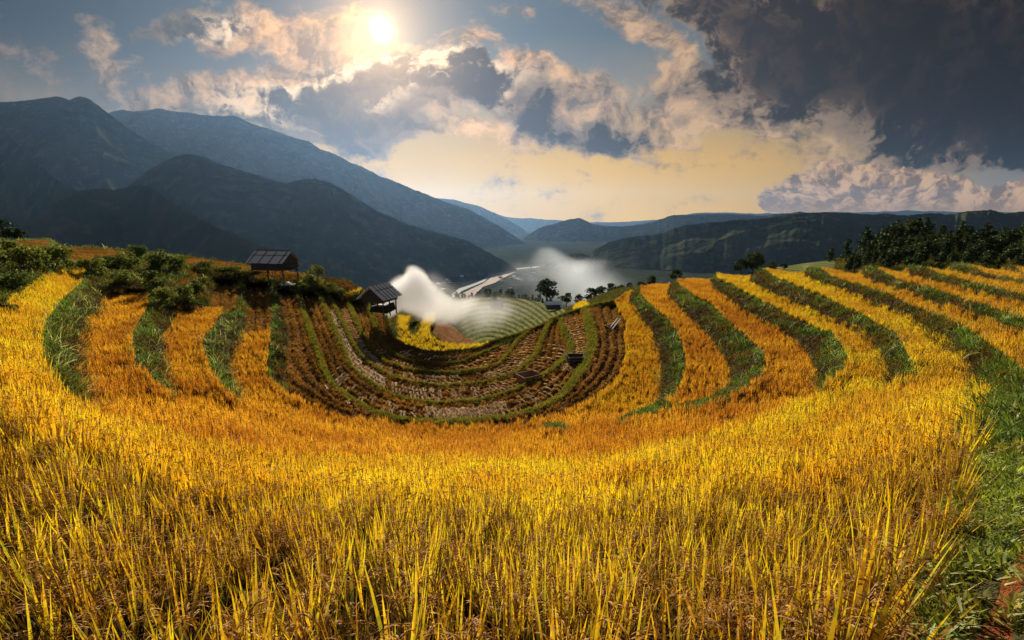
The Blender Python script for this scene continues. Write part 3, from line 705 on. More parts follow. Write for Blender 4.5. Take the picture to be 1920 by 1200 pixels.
def scatter(name, pts, rot, scl, pick, protos, label, cat, kind='stuff', group=None):
    """one object holding a point for each plant; geometry nodes grow the plants on it"""
    me = bpy.data.meshes.new(name); n = len(pts)
    me.vertices.add(n); me.vertices.foreach_set('co', np.asarray(pts, np.float32).ravel())
    a = me.attributes.new('rot', 'FLOAT_VECTOR', 'POINT'); a.data.foreach_set('vector', np.asarray(rot, np.float32).ravel())
    a = me.attributes.new('scl', 'FLOAT', 'POINT'); a.data.foreach_set('value', np.asarray(scl, np.float32))
    a = me.attributes.new('pick', 'INT', 'POINT'); a.data.foreach_set('value', np.asarray(pick, np.int32))
    o = link(bpy.data.objects.new(name, me))
    key = 'grow_' + '_'.join(p.name for p in protos)
    ng = bpy.data.node_groups.get(key)
    if ng is None:
        ng = bpy.data.node_groups.new(key, 'GeometryNodeTree')
        ng.interface.new_socket('Geometry', in_out='INPUT', socket_type='NodeSocketGeometry')
        ng.interface.new_socket('Geometry', in_out='OUTPUT', socket_type='NodeSocketGeometry')
        N = NT(ng)
        gi = N.add('NodeGroupInput'); go = N.add('NodeGroupOutput')
        j = N.add('GeometryNodeJoinGeometry')
        for p in protos[::-1]:
            oi = N.add('GeometryNodeObjectInfo', {'Object': p}); oi.inputs['As Instance'].default_value = False
            g2 = N.add('GeometryNodeGeometryToInstance', {0: oi.outputs['Geometry']}); N.l.new(g2.outputs[0], j.inputs[0])
        def named(nm, ty): 
            q = N.add('GeometryNodeInputNamedAttribute', data_type=ty); q.inputs[0].default_value = nm
            return next(s_ for s_ in q.outputs if s_.enabled and s_.name == 'Attribute')
        io = N.add('GeometryNodeInstanceOnPoints', {'Points': gi.outputs[0], 'Instance': j.outputs[0]})
        io.inputs['Pick Instance'].default_value = True
        N.l.new(named('pick', 'INT'), io.inputs['Instance Index'])
        N.l.new(named('rot', 'FLOAT_VECTOR'), io.inputs['Rotation'])
        N.l.new(named('scl', 'FLOAT'), io.inputs['Scale'])
        N.l.new(io.outputs[0], go.inputs[0])
    md = o.modifiers.new('grow', 'NODES'); md.node_group = ng
    return tag(o, label, cat, group, kind)

# candidate points over the whole near sheet, chosen by area
Pq = full[len(sk):]
a = Pq[1:, :-1] - Pq[:-1, :-1]; b = Pq[:-1, 1:] - Pq[:-1, :-1]
AREA = np.linalg.norm(np.cross(a, b), axis=2)
dep = Pq[:-1, :-1, 1]
vis = (XX[:-1, :-1] > -260) & (XX[:-1, :-1] < 2180)
def sample(mask, dens, seed):
    r = np.random.default_rng(seed)
    lam = AREA * dens * mask * vis
    n = r.poisson(np.minimum(lam, 40)); jj, ii = np.nonzero(n); rep = n[jj, ii]
    jj = np.repeat(jj, rep); ii = np.repeat(ii, rep); u = r.random(len(jj)); v = r.random(len(jj))
    f4 = lambda A_: A_[jj, ii] * (1 - u) * (1 - v) + A_[jj, ii + 1] * u * (1 - v) + A_[jj + 1, ii] * (1 - u) * v + A_[jj + 1, ii + 1] * u * v
    p = np.stack([f4(Pq[..., k]) for k in range(3)], 1)
    return p, f4(XX), f4(YY)
def rots(n, seed, tilt=0.12, bias=(0, 0)):
    r = np.random.default_rng(seed)
    return np.stack([r.normal(bias[0], tilt, n), r.normal(bias[1], tilt, n), r.random(n) * 6.283], 1), r
near_gold = rice_near(M_goldn); far_gold = rice_far(M_gold); far_orange = rice_far(M_orange); far_amber = rice_far(M_amber)
near_orange = rice_near(M_orange)
cls_q, rid_q = classify((XX[:-1, :-1] + XX[1:, 1:]) / 2, (YY[:-1, :-1] + YY[1:, 1:]) / 2)
ricemask = np.isin(cls_q, (GOLD, ORANGE, AMBER))
for _n in (near_gold, far_gold, far_orange, far_amber, near_orange): pass
RICE_LABEL = {
 'gold_front': ('bright yellow ripe rice filling the whole near slope from edge to edge', 'rice'),
 'gold_d': ('yellow rice strip that widens into the near field at its foot, below the long lone strip', 'rice'),
 'gold_e': ('long orange yellow rice strip that joins the near field beside the grassy track', 'rice'),
 'orange_front': ('rusty orange rice band between the bright yellow near field and the bare brown terraces', 'rice'),
 't1': ('orange rice strip second from the left, wide with a square top end', 'rice'),
 't2': ('orange rice strip under the small two-row patch of stubble', 'rice'),
 't3': ('short orange rice strip just left of the bare brown terraces', 'rice'),
 'amber_a': ('amber rice strip bordering the brown harvested terraces on their right', 'rice'),
 'orange_b': ('orange rice strip between two green banks, second right of the brown terraces', 'rice'),
 'orange_c': ('deep orange rice strip ending in a broad rusty foot, third right of the brown terraces', 'rice'),
 'orange_f': ('long orange yellow rice strip directly above the grassy track', 'rice'),
 'orange_g': ('narrow orange rice strip, fourth from the top of the upper right slope', 'rice'),
 'orange_h': ('narrow orange rice strip, third from the top of the upper right slope', 'rice'),
 'orange_i': ('thin orange rice strip, second from the top of the upper right slope', 'rice'),
 'orange_j': ('topmost short rice strip against the dark pine knoll', 'rice'),
 'field_6': ('small yellow rice patch left of the pale-roofed hut', 'rice')}
for i, (nm, c, poly, fl) in enumerate(REG):
    if nm not in RICE_LABEL: continue
    m = (rid_q == i)
    dens = np.where(dep < 7, 22, np.where(dep < 11, 24, np.where(dep < 20, 26, 36)))
    p, X_, Y_ = sample(m, dens, 100 + i)
    kk = np.linalg.norm(p + np.array([0, 0, .9]), axis=1) > np.where(X_ > 1450, 2.1, 1.35); p, X_, Y_ = p[kk], X_[kk], Y_[kk]
    d_ = p[:, 1]
    rt, r = rots(len(p), 300 + i, 0.10, (0.02, 0.06))
    size = 0.86 + 0.14 * fbm(p[:, 0] * .5, p[:, 1] * .5, 3, 9) + r.normal(0, .07, len(p))
    nearp = d_ < 4.5 + 3.5 * r.random(len(p))
    if nm in ('gold_front',):
        protos = near_gold + far_gold
        pick = np.where(nearp, r.integers(0, 5, len(p)), 5 + r.integers(0, 5, len(p)))
    else:
        protos = {ORANGE: far_orange, AMBER: far_amber, GOLD: far_amber if nm[:4] == 'oran' else far_gold}[c]
        pick = r.integers(0, 5, len(p))
        if nm == 'orange_front':
            pass
    sc = np.clip(size, .6, 1.25) * np.interp(d_, [9, 16, 26], [1.0, 0.82, 0.64])
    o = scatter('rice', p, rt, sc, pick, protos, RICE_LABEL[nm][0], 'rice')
    print(nm, len(p))
# banks
gr = grass_clump(M_grass, 20, (.2, .5), (.018, .04), .2)
grb = grass_clump(M_grassb, 18, (.15, .45), (.018, .035), .2)
M_long = leaf_mat('long_pale_grass', [(0, (0.12, 0.17, 0.03)), (0.6, (0.24, 0.30, 0.08)), (1, (0.48, 0.50, 0.22))], 0.4)
longg = grass_clump(M_long, 9, (.5, .9), (.02, .035), .16, (.3, .9), (.8, 1.6), 4, 4)
lush = grass_clump(M_lush, 18, (.25, .5), (.02, .04), .16)
bund_g = grass_clump(M_bund, 14, (.08, .22), (.02, .035), .12, (.1, .7), (.1, .8))
M_turf = leaf_mat('turf_leaf', [(0, (0.08, 0.12, 0.014)), (0.6, (0.20, 0.27, 0.025)), (1, (0.46, 0.50, 0.08))], 0.45, ((1, 1, 1), (0.9, 0.7, 0.6)), 1.2, 0.08)
fine_g = grass_clump(M_turf, 26, (.06, .2), (.012, .028), .14, (.2, 1.2), (.2, 1.2), 4, 2)
m = (cls_q == BANK)
p, X_, Y_ = sample(m, np.where(dep < 12, 18, np.where(dep < 25, 18, 13)), 41)
p[:, 2] -= 0.03
k = ~((X_ > 1560) & (Y_ > 850)) & ~((X_ > 1690) & (Y_ > 715))
rt, r = rots(len(p), 42, 0.3, (0.0, 0.0))
dl = np.full(len(p), 1e9); dt = np.full(len(p), 1e9)
for ln_ in (T0_LIP[:12], T1_LIP, T2_LIP, T3_LIP[:9], RB_LIP, RC_LIP, RD_LIP, RE_LIP, RF_LIP, RG_LIP, RH_LIP, RI_LIP): dl = np.minimum(dl, polydist(X_, Y_, ln_))
for ln_ in (R1_TOE, R2_TOE, R3_TOE, B1_L, RA_TOE, RB_TOE, RC_TOE, RD_TOE, RE_TOE, RF_TOE, RG_TOE, RH_TOE): dt = np.minimum(dt, polydist(X_, Y_, ln_))
rel_ = dl / (dl + dt + 1e-6)
lushy = vnoise(p[:, 0] * .25, p[:, 1] * .25, 77) > 0.25
pick = np.where(lushy & (r.random(len(p)) < .5), 4, 0)
pick = np.where(fbm(p[:, 0] * .6, p[:, 1] * .6, 3, 88) + (lat(ZS, X_, Y_ - 9) - lat(ZS, X_, Y_ + 9)) * 0 > .2, 8, pick)
pick = np.where((rel_ < .22) & (dl < 14) & (r.random(len(p)) < .75), 4, np.where((rel_ > .62) & (dt < 22) & (r.random(len(p)) < .7), 8, pick - pick % 4)) + pick % 4
pick = np.where((r.random(len(p)) < .03 + .22 * ((X_ > 370) & (X_ < 470) & (Y_ > 600)) + .10 * (X_ < 330)), 12, pick) + r.integers(0, 4, len(p))
k &= ~((X_ > 1850) & (Y_ > 680)) & (Y_ < 1210)
scatter('grass', p[k], rt[k], (r.uniform(.7, 1.35, len(p)))[k], pick[k], gr + lush + grb + longg, 'dark green grass and weeds on the steep banks between the rice strips', 'grass')
k = ~k
p2, X2, Y2 = sample((cls_q == BANK) & (((XX[:-1, :-1] > 1500) & (YY[:-1, :-1] > 850)) | ((XX[:-1, :-1] > 1690) & (YY[:-1, :-1] > 715)) | ((XX[:-1, :-1] > 1850) & (YY[:-1, :-1] > 680))) & (YY[:-1, :-1] < 1235), 110 + 0 * dep, 51)
rt, r = rots(len(p2), 52, .3)
scatter('grass', p2, rt, r.uniform(.35, .85, len(p2)) * np.where(p2[:, 1] > 7, 1.5, 1.0), r.integers(0, 4, len(p2)) + np.where((p2[:, 1] > 6) & (r.random(len(p2)) < .4), 4 + 4 * (r.random(len(p2)) < .5).astype(int), 0), fine_g + gr + lush, 'low weedy green turf along the track at the right edge of the field', 'grass')
p, X_, Y_ = sample(cls_q == BUND, 40 + 0 * dep, 43)
rt, r = rots(len(p), 44, .2)
scatter('grass', p, rt, r.uniform(.7, 1.3, len(p)), r.integers(0, 4, len(p)), bund_g, 'yellow green grass on the narrow ridges of the brown harvested terraces', 'grass')
p, X_, Y_ = sample(cls_q == LUSH, 22 + 0 * dep, 45)
p[:, 2] += 0.15
rt, r = rots(len(p), 46, .3)
scatter('grass', p, rt, r.uniform(.5, 1.0, len(p)), r.integers(0, 8, len(p)), lush + gr, 'fresh green weeds creeping through the rice below the right-hand banks', 'grass')
stub = grass_clump(M_stub, 10, (.10, .22), (.02, .035), .07, (0, .4), (0, .3))
p, X_, Y_ = sample(np.isin(cls_q, (SOIL, FIELD)), 26 + 0 * dep, 47)
_, rr_ = classify(X_, Y_); ph = row_phase(X_, Y_, rr_)
kk = (ph < 0) | (np.abs(ph - .5) < .26) | (np.random.default_rng(5).random(len(p)) < .15 + .5 * (fbm(p[:, 0] * .4, p[:, 1] * .4, 3, 61) > .05)); p = p[kk]
rt, r = rots(len(p), 48, .15)
scatter('stubble', p, rt, r.uniform(.7, 1.3, len(p)), r.integers(0, 4, len(p)), stub, 'short cut rice stubble on the bare brown terraces', 'stubble')

# ------------------------------------------------------------------ mountains
M_mtn = soil_mat('wooded_slope', (0.022, 0.034, 0.018), (0.045, 0.050, 0.024), 0.004, 0.0, 0.02, (0.085, 0.065, 0.035))
def mountain(label, sky, dist, slope=32, base=VAL, seed=0, amp=0.16, tree=4.0, name='mountain', n=520, scale=500.0):
    """a mountain side: crest line at its own distance, spurs and gullies falling to the valley"""
    P_ = np.array(sky, float)
    x = np.linspace(P_[0, 0], P_[-1, 0], n); y = np.interp(x, P_[:, 0], P_[:, 1])
    y = y + fbm(x / 34.0, x * 0 + seed, 4, seed) * 3.0
    v = y - 600; f = F * CT - v * ST; d = F * ST + v * CT
    dd = np.interp(x, P_[:, 0], P_[:, 2] * dist if P_.shape[1] > 2 else np.full(len(P_), dist))
    t = dd / f; X = (x - 960) * t; Y = dd; Z = -d * t
    r = np.hypot(X, Y); hx = X / r; hy = Y / r
    Z = Z + np.abs(fbm(X / (tree * 2.2), Y / (tree * 2.2), 3, seed + 5)) * tree
    slant = Z / r
    m = 70; w = np.linspace(0, 1, m)[:, None] ** 1.15
    L = np.maximum(Z - base, 30) / math.tan(R(slope))
    rr = r - w * L
    Xw = hx * rr; Yw = hy * rr
    mea = fbm(Xw / scale * 1.3, Yw / scale * 1.3, 3, seed + 11) * 0.5
    sp = fbm(Xw / scale + mea, Yw / scale + mea, 6, seed + 21, 0.52, True)
    Zw = Z + (base - Z) * (w ** 0.92)
    env = np.sin(np.pi * np.clip(w * 0.96 + 0.02, 0, 1)) ** 0.7
    Zw = Zw + sp * amp * (Z - base) * env + fbm(Xw / (tree * 3), Yw / (tree * 3), 2, seed + 31) * tree * 0.6 * (w > 0)
    Zw = np.where(w > 0, np.minimum(Zw, rr * slant - w * 10 - 0.5), Zw)
    back = [(0.25, 0.1), (1.0, 0.6)]
    rows_ = [np.stack([hx * (r + L * q), hy * (r + L * q), Z - (Z - base) * e], -1) for q, e in back[::-1]]
    Pm = np.concatenate([np.stack(rows_), np.stack([Xw, Yw, Zw], -1)], 0)
    a_, b_ = Pm.shape[:2]; ii = np.arange(a_ * b_).reshape(a_, b_)
    q = np.stack([ii[:-1, :-1], ii[1:, :-1], ii[1:, 1:], ii[:-1, 1:]], -1).reshape(-1, 4)
    o = link(bpy.data.objects.new(name, mesh_np(name, Pm.reshape(-1, 3), q, [M_mtn], None, True)))
    return tag(o, label, 'mountain', kind='structure')
mountain('highest dark mountain with two rounded tops at the far left', [(-700,230),(-300,215),(-100,200),(0,195),(60,191),(80,188),(110,184),(130,190),(150,183),(170,190),(190,205),(215,222),(250,248),(290,272),(330,292),(380,330),(450,380),(560,440),(680,500)], 2600, 33, seed=1)
mountain('long blue ridge sloping down from left to the gap in the middle', [(100,260),(180,230),(215,214),(230,209),(250,212),(300,206),(330,212),(370,216),(400,222),(440,220),(480,236),(500,241),(540,256),(580,268),(600,282),(620,288),(660,308),(700,325),(740,342),(780,356),(830,376),(870,390),(905,408),(940,428),(985,455),(1040,500)], 4200, 30, seed=2, tree=6)
mountain('dark middle spur with a wooded crest in front of the long ridge', [(180,420),(240,350),(270,330),(300,310),(330,297),(355,292),(385,298),(400,308),(440,318),(480,330),(540,345),(560,340),(590,338),(620,345),(650,362),(700,392),(760,420),(830,438),(870,450),(920,474),(960,500),(1000,530)], 1750, 31, seed=3, tree=4)
mountain('low dark foothill at the left with faint fields on its side', [(-700,300,1.5),(-200,262,1.45),(-20,246,1.4),(0,247,1.38),(15,256,1.35),(35,275,1.3),(60,300,1.22),(90,325,1.12),(120,345,1.05),(150,358,1.0),(200,380,.9),(260,420,.8),(330,460,.7)], 1350, 33, seed=14, tree=3.5, amp=.10)
mountain('small pointed dark foothill behind the left-hand shrubs', [(40,430,1),(90,392,1.05),(120,372,1.1),(150,360,1.15),(180,355,1.18),(215,357,1.2),(240,351,1.2),(262,345,1.18),(285,352,1.12),(310,368,1.05),(345,392,.98),(400,425,.9),(460,450,.85),(540,480,.8)], 950, 31, seed=15, tree=3, amp=.10)
mountain('pale far ridge seen through the gap beyond the long ridge', [(700,380),(800,372),(850,376),(880,382),(910,392),(945,408),(975,424),(1000,440),(1040,460)], 8500, 28, seed=6, tree=10, scale=900)
mountain('faintest far range low on the horizon in the middle', [(700,395),(860,392),(930,402),(980,410),(1040,412),(1100,418),(1180,417),(1230,412),(1300,400),(1360,398),(1420,402),(1500,398),(1560,396),(1640,398),(1740,394),(1850,398),(1920,400),(2300,400)], 12500, 25, seed=7, tree=12, scale=1500)
mountain('blue peak with a pointed top just right of the gap', [(960,470),(990,440),(1010,430),(1040,420),(1070,411),(1086,407),(1098,413),(1112,422),(1160,425),(1200,421),(1240,412),(1265,405),(1300,404),(1350,400),(1400,404),(1440,404),(1480,402),(1500,398),(1530,404),(1640,410),(1800,420)], 5200, 24, seed=8, tree=8)
mountain('dark ridge across the right with a clearing on its side', [(1080,560),(1095,500),(1112,470),(1140,455),(1190,445),(1240,438),(1262,428),(1300,422),(1350,416),(1400,410),(1450,408),(1500,402),(1530,398),(1570,398),(1620,402),(1700,404),(1760,402),(1790,404),(1830,397),(1860,397),(1885,404),(1920,398),(2000,400),(2300,392),(2620,390)], 2100, 22, seed=9, tree=5, amp=0.2)
mountain('small dark wooded rise half hidden by the drifting valley smoke', [(940,535),(1000,508),(1040,490),(1065,479),(1090,477),(1115,484),(1140,500),(1200,530),(1260,560)], 1800, 20, seed=10, tree=4, amp=.3, scale=260)

# river and its gravel bed on the valley floor
def flat_shape(name, poly, z, m, label, cat, kind='structure', thick=0.3):
    """flat ribbon lying on the valley floor"""
    P_ = [tuple(unproj(x, y, z)) for x, y in poly]
    b = MB(); b.face(P_[::-1])
    o = b.build(name, m); return tag(o, label, cat, kind=kind)
G_gravel = plain_mat('river_gravel', (0.24, 0.18, 0.155), (0.34, 0.26, 0.22), 0.05, 1.0)
G_water = plain_mat('river_water', (0.14, 0.16, 0.17), (0.17, 0.19, 0.19), 0.02, 0.9)
G_plain = soil_mat('valley_paddies', (0.014, 0.021, 0.017), (0.026, 0.032, 0.023), 0.02, 0.0, 0.05, (0.060, 0.058, 0.040))
flat_shape('river_plain', [(700,575),(740,540),(800,522),(850,512),(900,506),(960,500),(1060,497),(1130,505),(1170,520),(1180,560),(1100,590),(800,590)], 184.6, G_plain, 'flat green valley floor of small fields beside the river', 'ground')
flat_shape('riverbed', [(850,566),(863,552),(885,541),(905,532),(917,523),(924,514),(940,510),(960,507),(972,507),(958,514),(944,521),(928,530),(905,538),(893,550),(880,562),(872,570)], 184.2, G_gravel, 'pale pinkish gravel bed of the river winding across the valley', 'river')
flat_shape('river', [(832,570),(842,556),(860,541),(885,533),(903,526),(913,518),(921,511),(950,505),(1010,499),(1040,500),(990,503),(955,507),(926,513),(917,521),(906,529),(886,537),(865,546),(850,560),(843,572)], 183.9, G_water, 'thin grey river channel beside the gravel bed', 'river')

# ------------------------------------------------------------------ lower sheets: the hill below the rim, and the wooded knoll
def sheet(name, X_, Y_, Z_, mats, midx, label, skirt=True, cat='hill'):
    Pm = unproj(X_, Y_, Z_)
    top = Pm[0]; h = top[:, :2] / np.linalg.norm(top[:, :2], axis=1)[:, None]
    ext = []
    for dr, dz in ((1, 1.5), (8, 9), (40, 45), (120, 130), (160, 190)):
        q = top.copy(); q[:, :2] += h * dr; q[:, 2] -= dz; ext.append(q)
    Pm2 = np.concatenate([np.stack(ext[::-1]), Pm], 0)
    a_, b_ = Pm2.shape[:2]; ii = np.arange(a_ * b_).reshape(a_, b_)
    q = np.stack([ii[:-1, :-1], ii[1:, :-1], ii[1:, 1:], ii[:-1, 1:]], -1).reshape(-1, 4)
    m_ = np.concatenate([np.zeros((len(ext), b_ - 1), int), midx], 0).ravel()
    o = link(bpy.data.objects.new(name, mesh_np(name, Pm2.reshape(-1, 3), q, mats, m_, True)))
    tag(o, label, cat, kind='structure'); return Pm
HT = np.array([(680,568),(740,567),(780,563),(830,562),(870,560),(910,558),(950,557),(990,562),(1020,569),(1040,577),(1060,580),(1075,574),(1100,566),(1130,552),(1150,545),(1175,540),(1215,540)], float)
hz = np.array([(680,560,15),(748,593,17.3),(771,594,17.3),(744,640,17.2),(765,648,17.2),(825,665,17),(900,658,17),(816,593,17.6),(845,612,18.4),(870,600,21),(885,640,18.3),(800,572,24),(850,565,28),(950,560,31),(1000,563,30),(1050,580,25),(1000,620,20),(950,642,18.4),(1060,592,19),(1110,575,16),(1150,566,14),(1180,560,13),(1100,566,19),(1150,546,18),(1215,540,15),(1215,580,11),(680,600,13.5)], float)
HF = tps_fit(hz[:, 0], hz[:, 1], hz[:, 2])
hx_ = np.arange(682, 1214, 2.0); hs = np.linspace(0, 1, 90)[:, None]
hty = np.interp(hx_, HT[:, 0], HT[:, 1]); hby = np.maximum(rim_y(hx_) + 7, hty + 6)
HY_ = hty + (hby - hty) * hs; HX_ = np.repeat(hx_[None], 90, 0)
POND = [(746,592),(771,594),(765,605),(762,620),(775,633),(782,622),(790,605),(796,590),(812,586),(817,593),(811,611),(802,620),(805,630),(825,640),(855,647),(885,648),(918,642),(930,646),(900,660),(870,668),(825,670),(795,668),(765,658),(744,645),(742,610)]
PATCH = [(817,604),(832,602),(850,612),(870,630),(895,643),(855,646),(825,638),(810,628),(812,612)]
YEL = [(1074,586),(1078,575),(1085,571),(1098,569),(1103,577),(1098,583)]
def hill_z(x, y):
    z = tps_eval(HF, x, y)
    q = np.hypot((x - 918) / 1.08, (y - 692)) / 8.5
    arch = (x > 862) & (q > 3.2) & (x < 1062)
    sw = (q % 1.0)
    return z + np.where(arch, -0.32 * sw, 0), q, arch
HZ_, HQ, ARCH = hill_z(HX_, HY_)
pond_v = inside(HX_, HY_, POND); 
dips = inside(HX_, HY_, [(766,606),(790,604),(782,622),(775,632),(763,620)]) | inside(HX_, HY_, [(802,618),(816,596),(820,606),(812,626),(822,638),(806,630)])
hc = lambda A_: A_[:-1, :-1]
hm = np.where(hc(ARCH) & (hc(HQ) % 1.0 < 0.42), 1, np.where(hc(ARCH), 2, 0))
hm = np.where(inside(hc(HX_), hc(HY_), PATCH), 3, hm)
hm = np.where(hc(pond_v), 4, hm)
G_pale = soil_mat('pale_terrace', (0.10, 0.11, 0.045), (0.16, 0.15, 0.065), 0.3, 0.4, 2.0)
G_arch = soil_mat('terrace_lip', (0.05, 0.075, 0.025), (0.08, 0.10, 0.03), 0.3, 0.4, 2.0)
HP = sheet('hill', HX_, HY_, HZ_ + np.where(dips, 1.2, 0), [G_bank, G_arch, G_pale, G_field, G_rice], hm, 'lower hill with fine curved terraces below the brown rim')
def hpt(x, y, drop=0.0):
    z, _, _ = hill_z(np.atleast_1d(float(x)), np.atleast_1d(float(y))); p = unproj(x, y, z[0]); p[2] -= drop; return p
KT = np.array([(1430,503),(1480,498),(1520,492),(1560,488),(1580,484),(1620,470),(1660,452),(1700,441),(1740,436),(1780,438),(1830,447),(1880,443),(1920,440),(2300,430)], float)
kx = np.arange(1430, 2300, 4.0); ks = np.linspace(0, 1, 60)[:, None]
kty = np.interp(kx, KT[:, 0], KT[:, 1]); kby = np.maximum(rim_y(kx) + 6, kty + 5)
def knoll(x, s_):
    ty = np.interp(x, KT[:, 0], KT[:, 1]); by = np.maximum(rim_y(x) + 6, ty + 5)
    y = by + (ty - by) * s_; D = 70 + 55 * s_
    v = y - 600; z = (F * ST + v * CT) / (F * CT - v * ST) * D
    return y, z
KS = 1 - ks
KY, KZ = knoll(kx[None] + 0 * KS, KS); KX = kx[None] + 0 * KS
kcl = np.where((KX[:-1, :-1] < 1565), np.where((KY[:-1, :-1] * .7 + KX[:-1, :-1] * .05) % 2.2 < 1.0, 1, 2), 0)
KP = sheet('knoll', KX, KY, KZ, [G_bank, G_arch, G_pale], kcl, 'grassy knoll rising behind the upper right rice strips')
def kpt(x, s_):
    y, z = knoll(np.float64(x), s_); return unproj(x, y, z)
# plants of the lower hill
def patch_scatter(name, X_, Y_, Pm, mask, dens, protos, label, cat, seed, scl=(.8, 1.2), dz=0.0, tilt=.15):
    a_ = Pm[1:, :-1] - Pm[:-1, :-1]; b_ = Pm[:-1, 1:] - Pm[:-1, :-1]; ar = np.linalg.norm(np.cross(a_, b_), axis=2)
    r = np.random.default_rng(seed); n = r.poisson(np.minimum(ar * dens * mask, 60)); jj, ii = np.nonzero(n); rep = n[jj, ii]
    jj = np.repeat(jj, rep); ii = np.repeat(ii, rep); u = r.random(len(jj))[:, None]; v = r.random(len(jj))[:, None]
    p = Pm[jj, ii] * (1 - u) * (1 - v) + Pm[jj, ii + 1] * u * (1 - v) + Pm[jj + 1, ii] * (1 - u) * v + Pm[jj + 1, ii + 1] * u * v
    p[:, 2] += dz; rt, r = rots(len(p), seed + 1, tilt)
    print(name, len(p))
    return scatter(name, p, rt, r.uniform(*scl, len(p)), r.integers(0, len(protos), len(p)), protos, label, cat)
M_pond = leaf_mat('rice_lemon_leaf', [(0, (0.52, 0.38, 0.012)), (0.5, (0.64, 0.50, 0.015)), (1, (0.60, 0.52, 0.03))], 0.5, ((1, 1, 1), (.85, .75, .7)), 0.3, root=(0.2, 0.16, 0.02))
far_pond = rice_far(M_pond, 1.2)
patch_scatter('rice', HX_, HY_, HP, hc(pond_v) & ~hc(dips), 12, far_pond, 'lemon yellow rice in the forked field below the brown rim, under the smoke', 'rice', 61, dz=-.6)
patch_scatter('rice', HX_, HY_, HP, inside(hc(HX_), hc(HY_), YEL), 10, far_pond, 'tiny lemon yellow rice patch on the rim above the curved pale terraces', 'rice', 63, dz=-.1)
patch_scatter('grass', HX_, HY_, HP, (hm == 0), 3.5, gr, 'dark green scrub on the lower hill around the forked yellow field', 'grass', 65, (1, 2))
patch_scatter('grass', HX_, HY_, HP, (hm == 1), 1.5, gr, 'grass on the lips of the fine curved terraces', 'grass', 67, (.7, 1.3))
patch_scatter('grass', KX, KY, KP, (kcl == 0) * 1.0, 1.2, gr, 'rough grass under the trees of the knoll', 'grass', 69, (1, 2))

# ------------------------------------------------------------------ trees and shrubs
M_bark = plain_mat('bark', (0.05, 0.035, 0.025), (0.09, 0.07, 0.05), 20)
def leafquads(centers, rad, n, size, flat=0.8):
    """n small leaves spread through clumps around the given centres"""
    V_, F_ = [], []
    for (c, rr) in centers:
        for _ in range(n):
            while True:
                p = Vector((random.uniform(-1, 1), random.uniform(-1, 1), random.uniform(-1, 1)))
                if 0.05 < p.length < 1: break
            p = p.normalized() * (p.length ** 0.45)
            q = Vector(c) + Vector((p.x * rr, p.y * rr, p.z * rr * flat))
            e = Euler((random.uniform(-1.2, 1.2), random.uniform(-1.2, 1.2), random.uniform(0, 6.28))).to_matrix()
            s_ = size * random.uniform(.6, 1.4); b = len(V_)
            for u_, v_ in ((-.35, 0), (0, -.5), (.5, 0.1), (0, .6)):
                V_.append(tuple(q + e @ Vector((u_ * s_, v_ * s_, 0))))
            F_.append((b, b + 1, b + 2, b + 3))
    return np.array(V_), np.array(F_)
def crown_mesh(name, centers, n, size, m, flat=.8):
    v, f = leafquads(centers, 0, n, size, flat); return mesh_np(name, v, f, [m])
def broad_proto(seed, m, clumps=22, n=42, size=.075, squash=.75, low=.35):
    random.seed(seed); cs = []
    for i in range(clumps):
        a_ = random.uniform(0, 6.28); z = random.uniform(low, .92); w = .38 * math.sin(math.pi * min(1, max(.12, (z - low + .12) / (1.04 - low)))) ** .6
        d_ = w * random.uniform(.35, 1.0); cs.append(((math.cos(a_) * d_, math.sin(a_) * d_, z), random.uniform(.09, .17)))
    crown = crown_mesh('crown', cs, n, size, m, squash)
    tb = MB(); tb.tube([(0, 0, -.05), (.01, 0, .2), (-.01, .01, .45), (0, 0, .75)], [.035, .028, .02, .006])
    for c_, _ in cs[::3]:
        tb.tube([(0, 0, .25 + .2 * random.random()), (c_[0] * .5, c_[1] * .5, c_[2] * .75), c_], [.014, .009, .003], 5)
    return crown, tb.mesh('trunk', [M_bark], True)
def pine_proto(seed, m, levels=9, bare=.25, wid=.24):
    random.seed(seed); cs = []
    for i in range(levels):
        z = bare + (1 - bare) * i / (levels - 1) * .95; w = wid * (1 - .82 * i / levels) * random.uniform(.75, 1.1)
        for k in range(5 if i < levels - 2 else 2):
            a_ = random.uniform(0, 6.28); d_ = w * random.uniform(.3, 1); cs.append(((math.cos(a_) * d_, math.sin(a_) * d_, z - d_ * .25), random.uniform(.05, .085)))
    cs.append(((0, 0, .97), .03))
    crown = crown_mesh('crown', cs, 24, .05, m, .55)
    tb = MB(); tb.tube([(0, 0, -.06), (.008, 0, .4), (0, 0, .97)], [.026, .017, .004])
    for c_, _ in cs[::2]:
        tb.tube([(0, 0, c_[2] + .02), c_], [.008, .003], 4)
    return crown, tb.mesh('trunk', [M_bark], True)
def shrub_proto(seed, m):
    random.seed(seed); cs = []
    for i in range(16):
        a_ = random.uniform(0, 6.28); z = random.uniform(.12, .78); d_ = random.uniform(.05, .48) * math.sqrt(max(.1, 1 - (z * .9) ** 2)); cs.append(((math.cos(a_) * d_, math.sin(a_) * d_, z), random.uniform(.14, .24)))
    crown = crown_mesh('crown', cs, 60, .085, m, .85)
    tb = MB()
    for c_, _ in cs[::3]: tb.tube([(0, 0, -.05), (c_[0] * .5, c_[1] * .5, c_[2] * .5), c_], [.025, .015, .005], 5)
    return crown, tb.mesh('trunk', [M_bark], True)
PINES = [pine_proto(10 + i, M_tree, wid=.20 + .03 * (i % 3)) for i in range(4)]
BROADS = [broad_proto(30 + i, M_tree) for i in range(4)]
SHRUBS = [shrub_proto(50 + i, M_shrub) for i in range(4)]
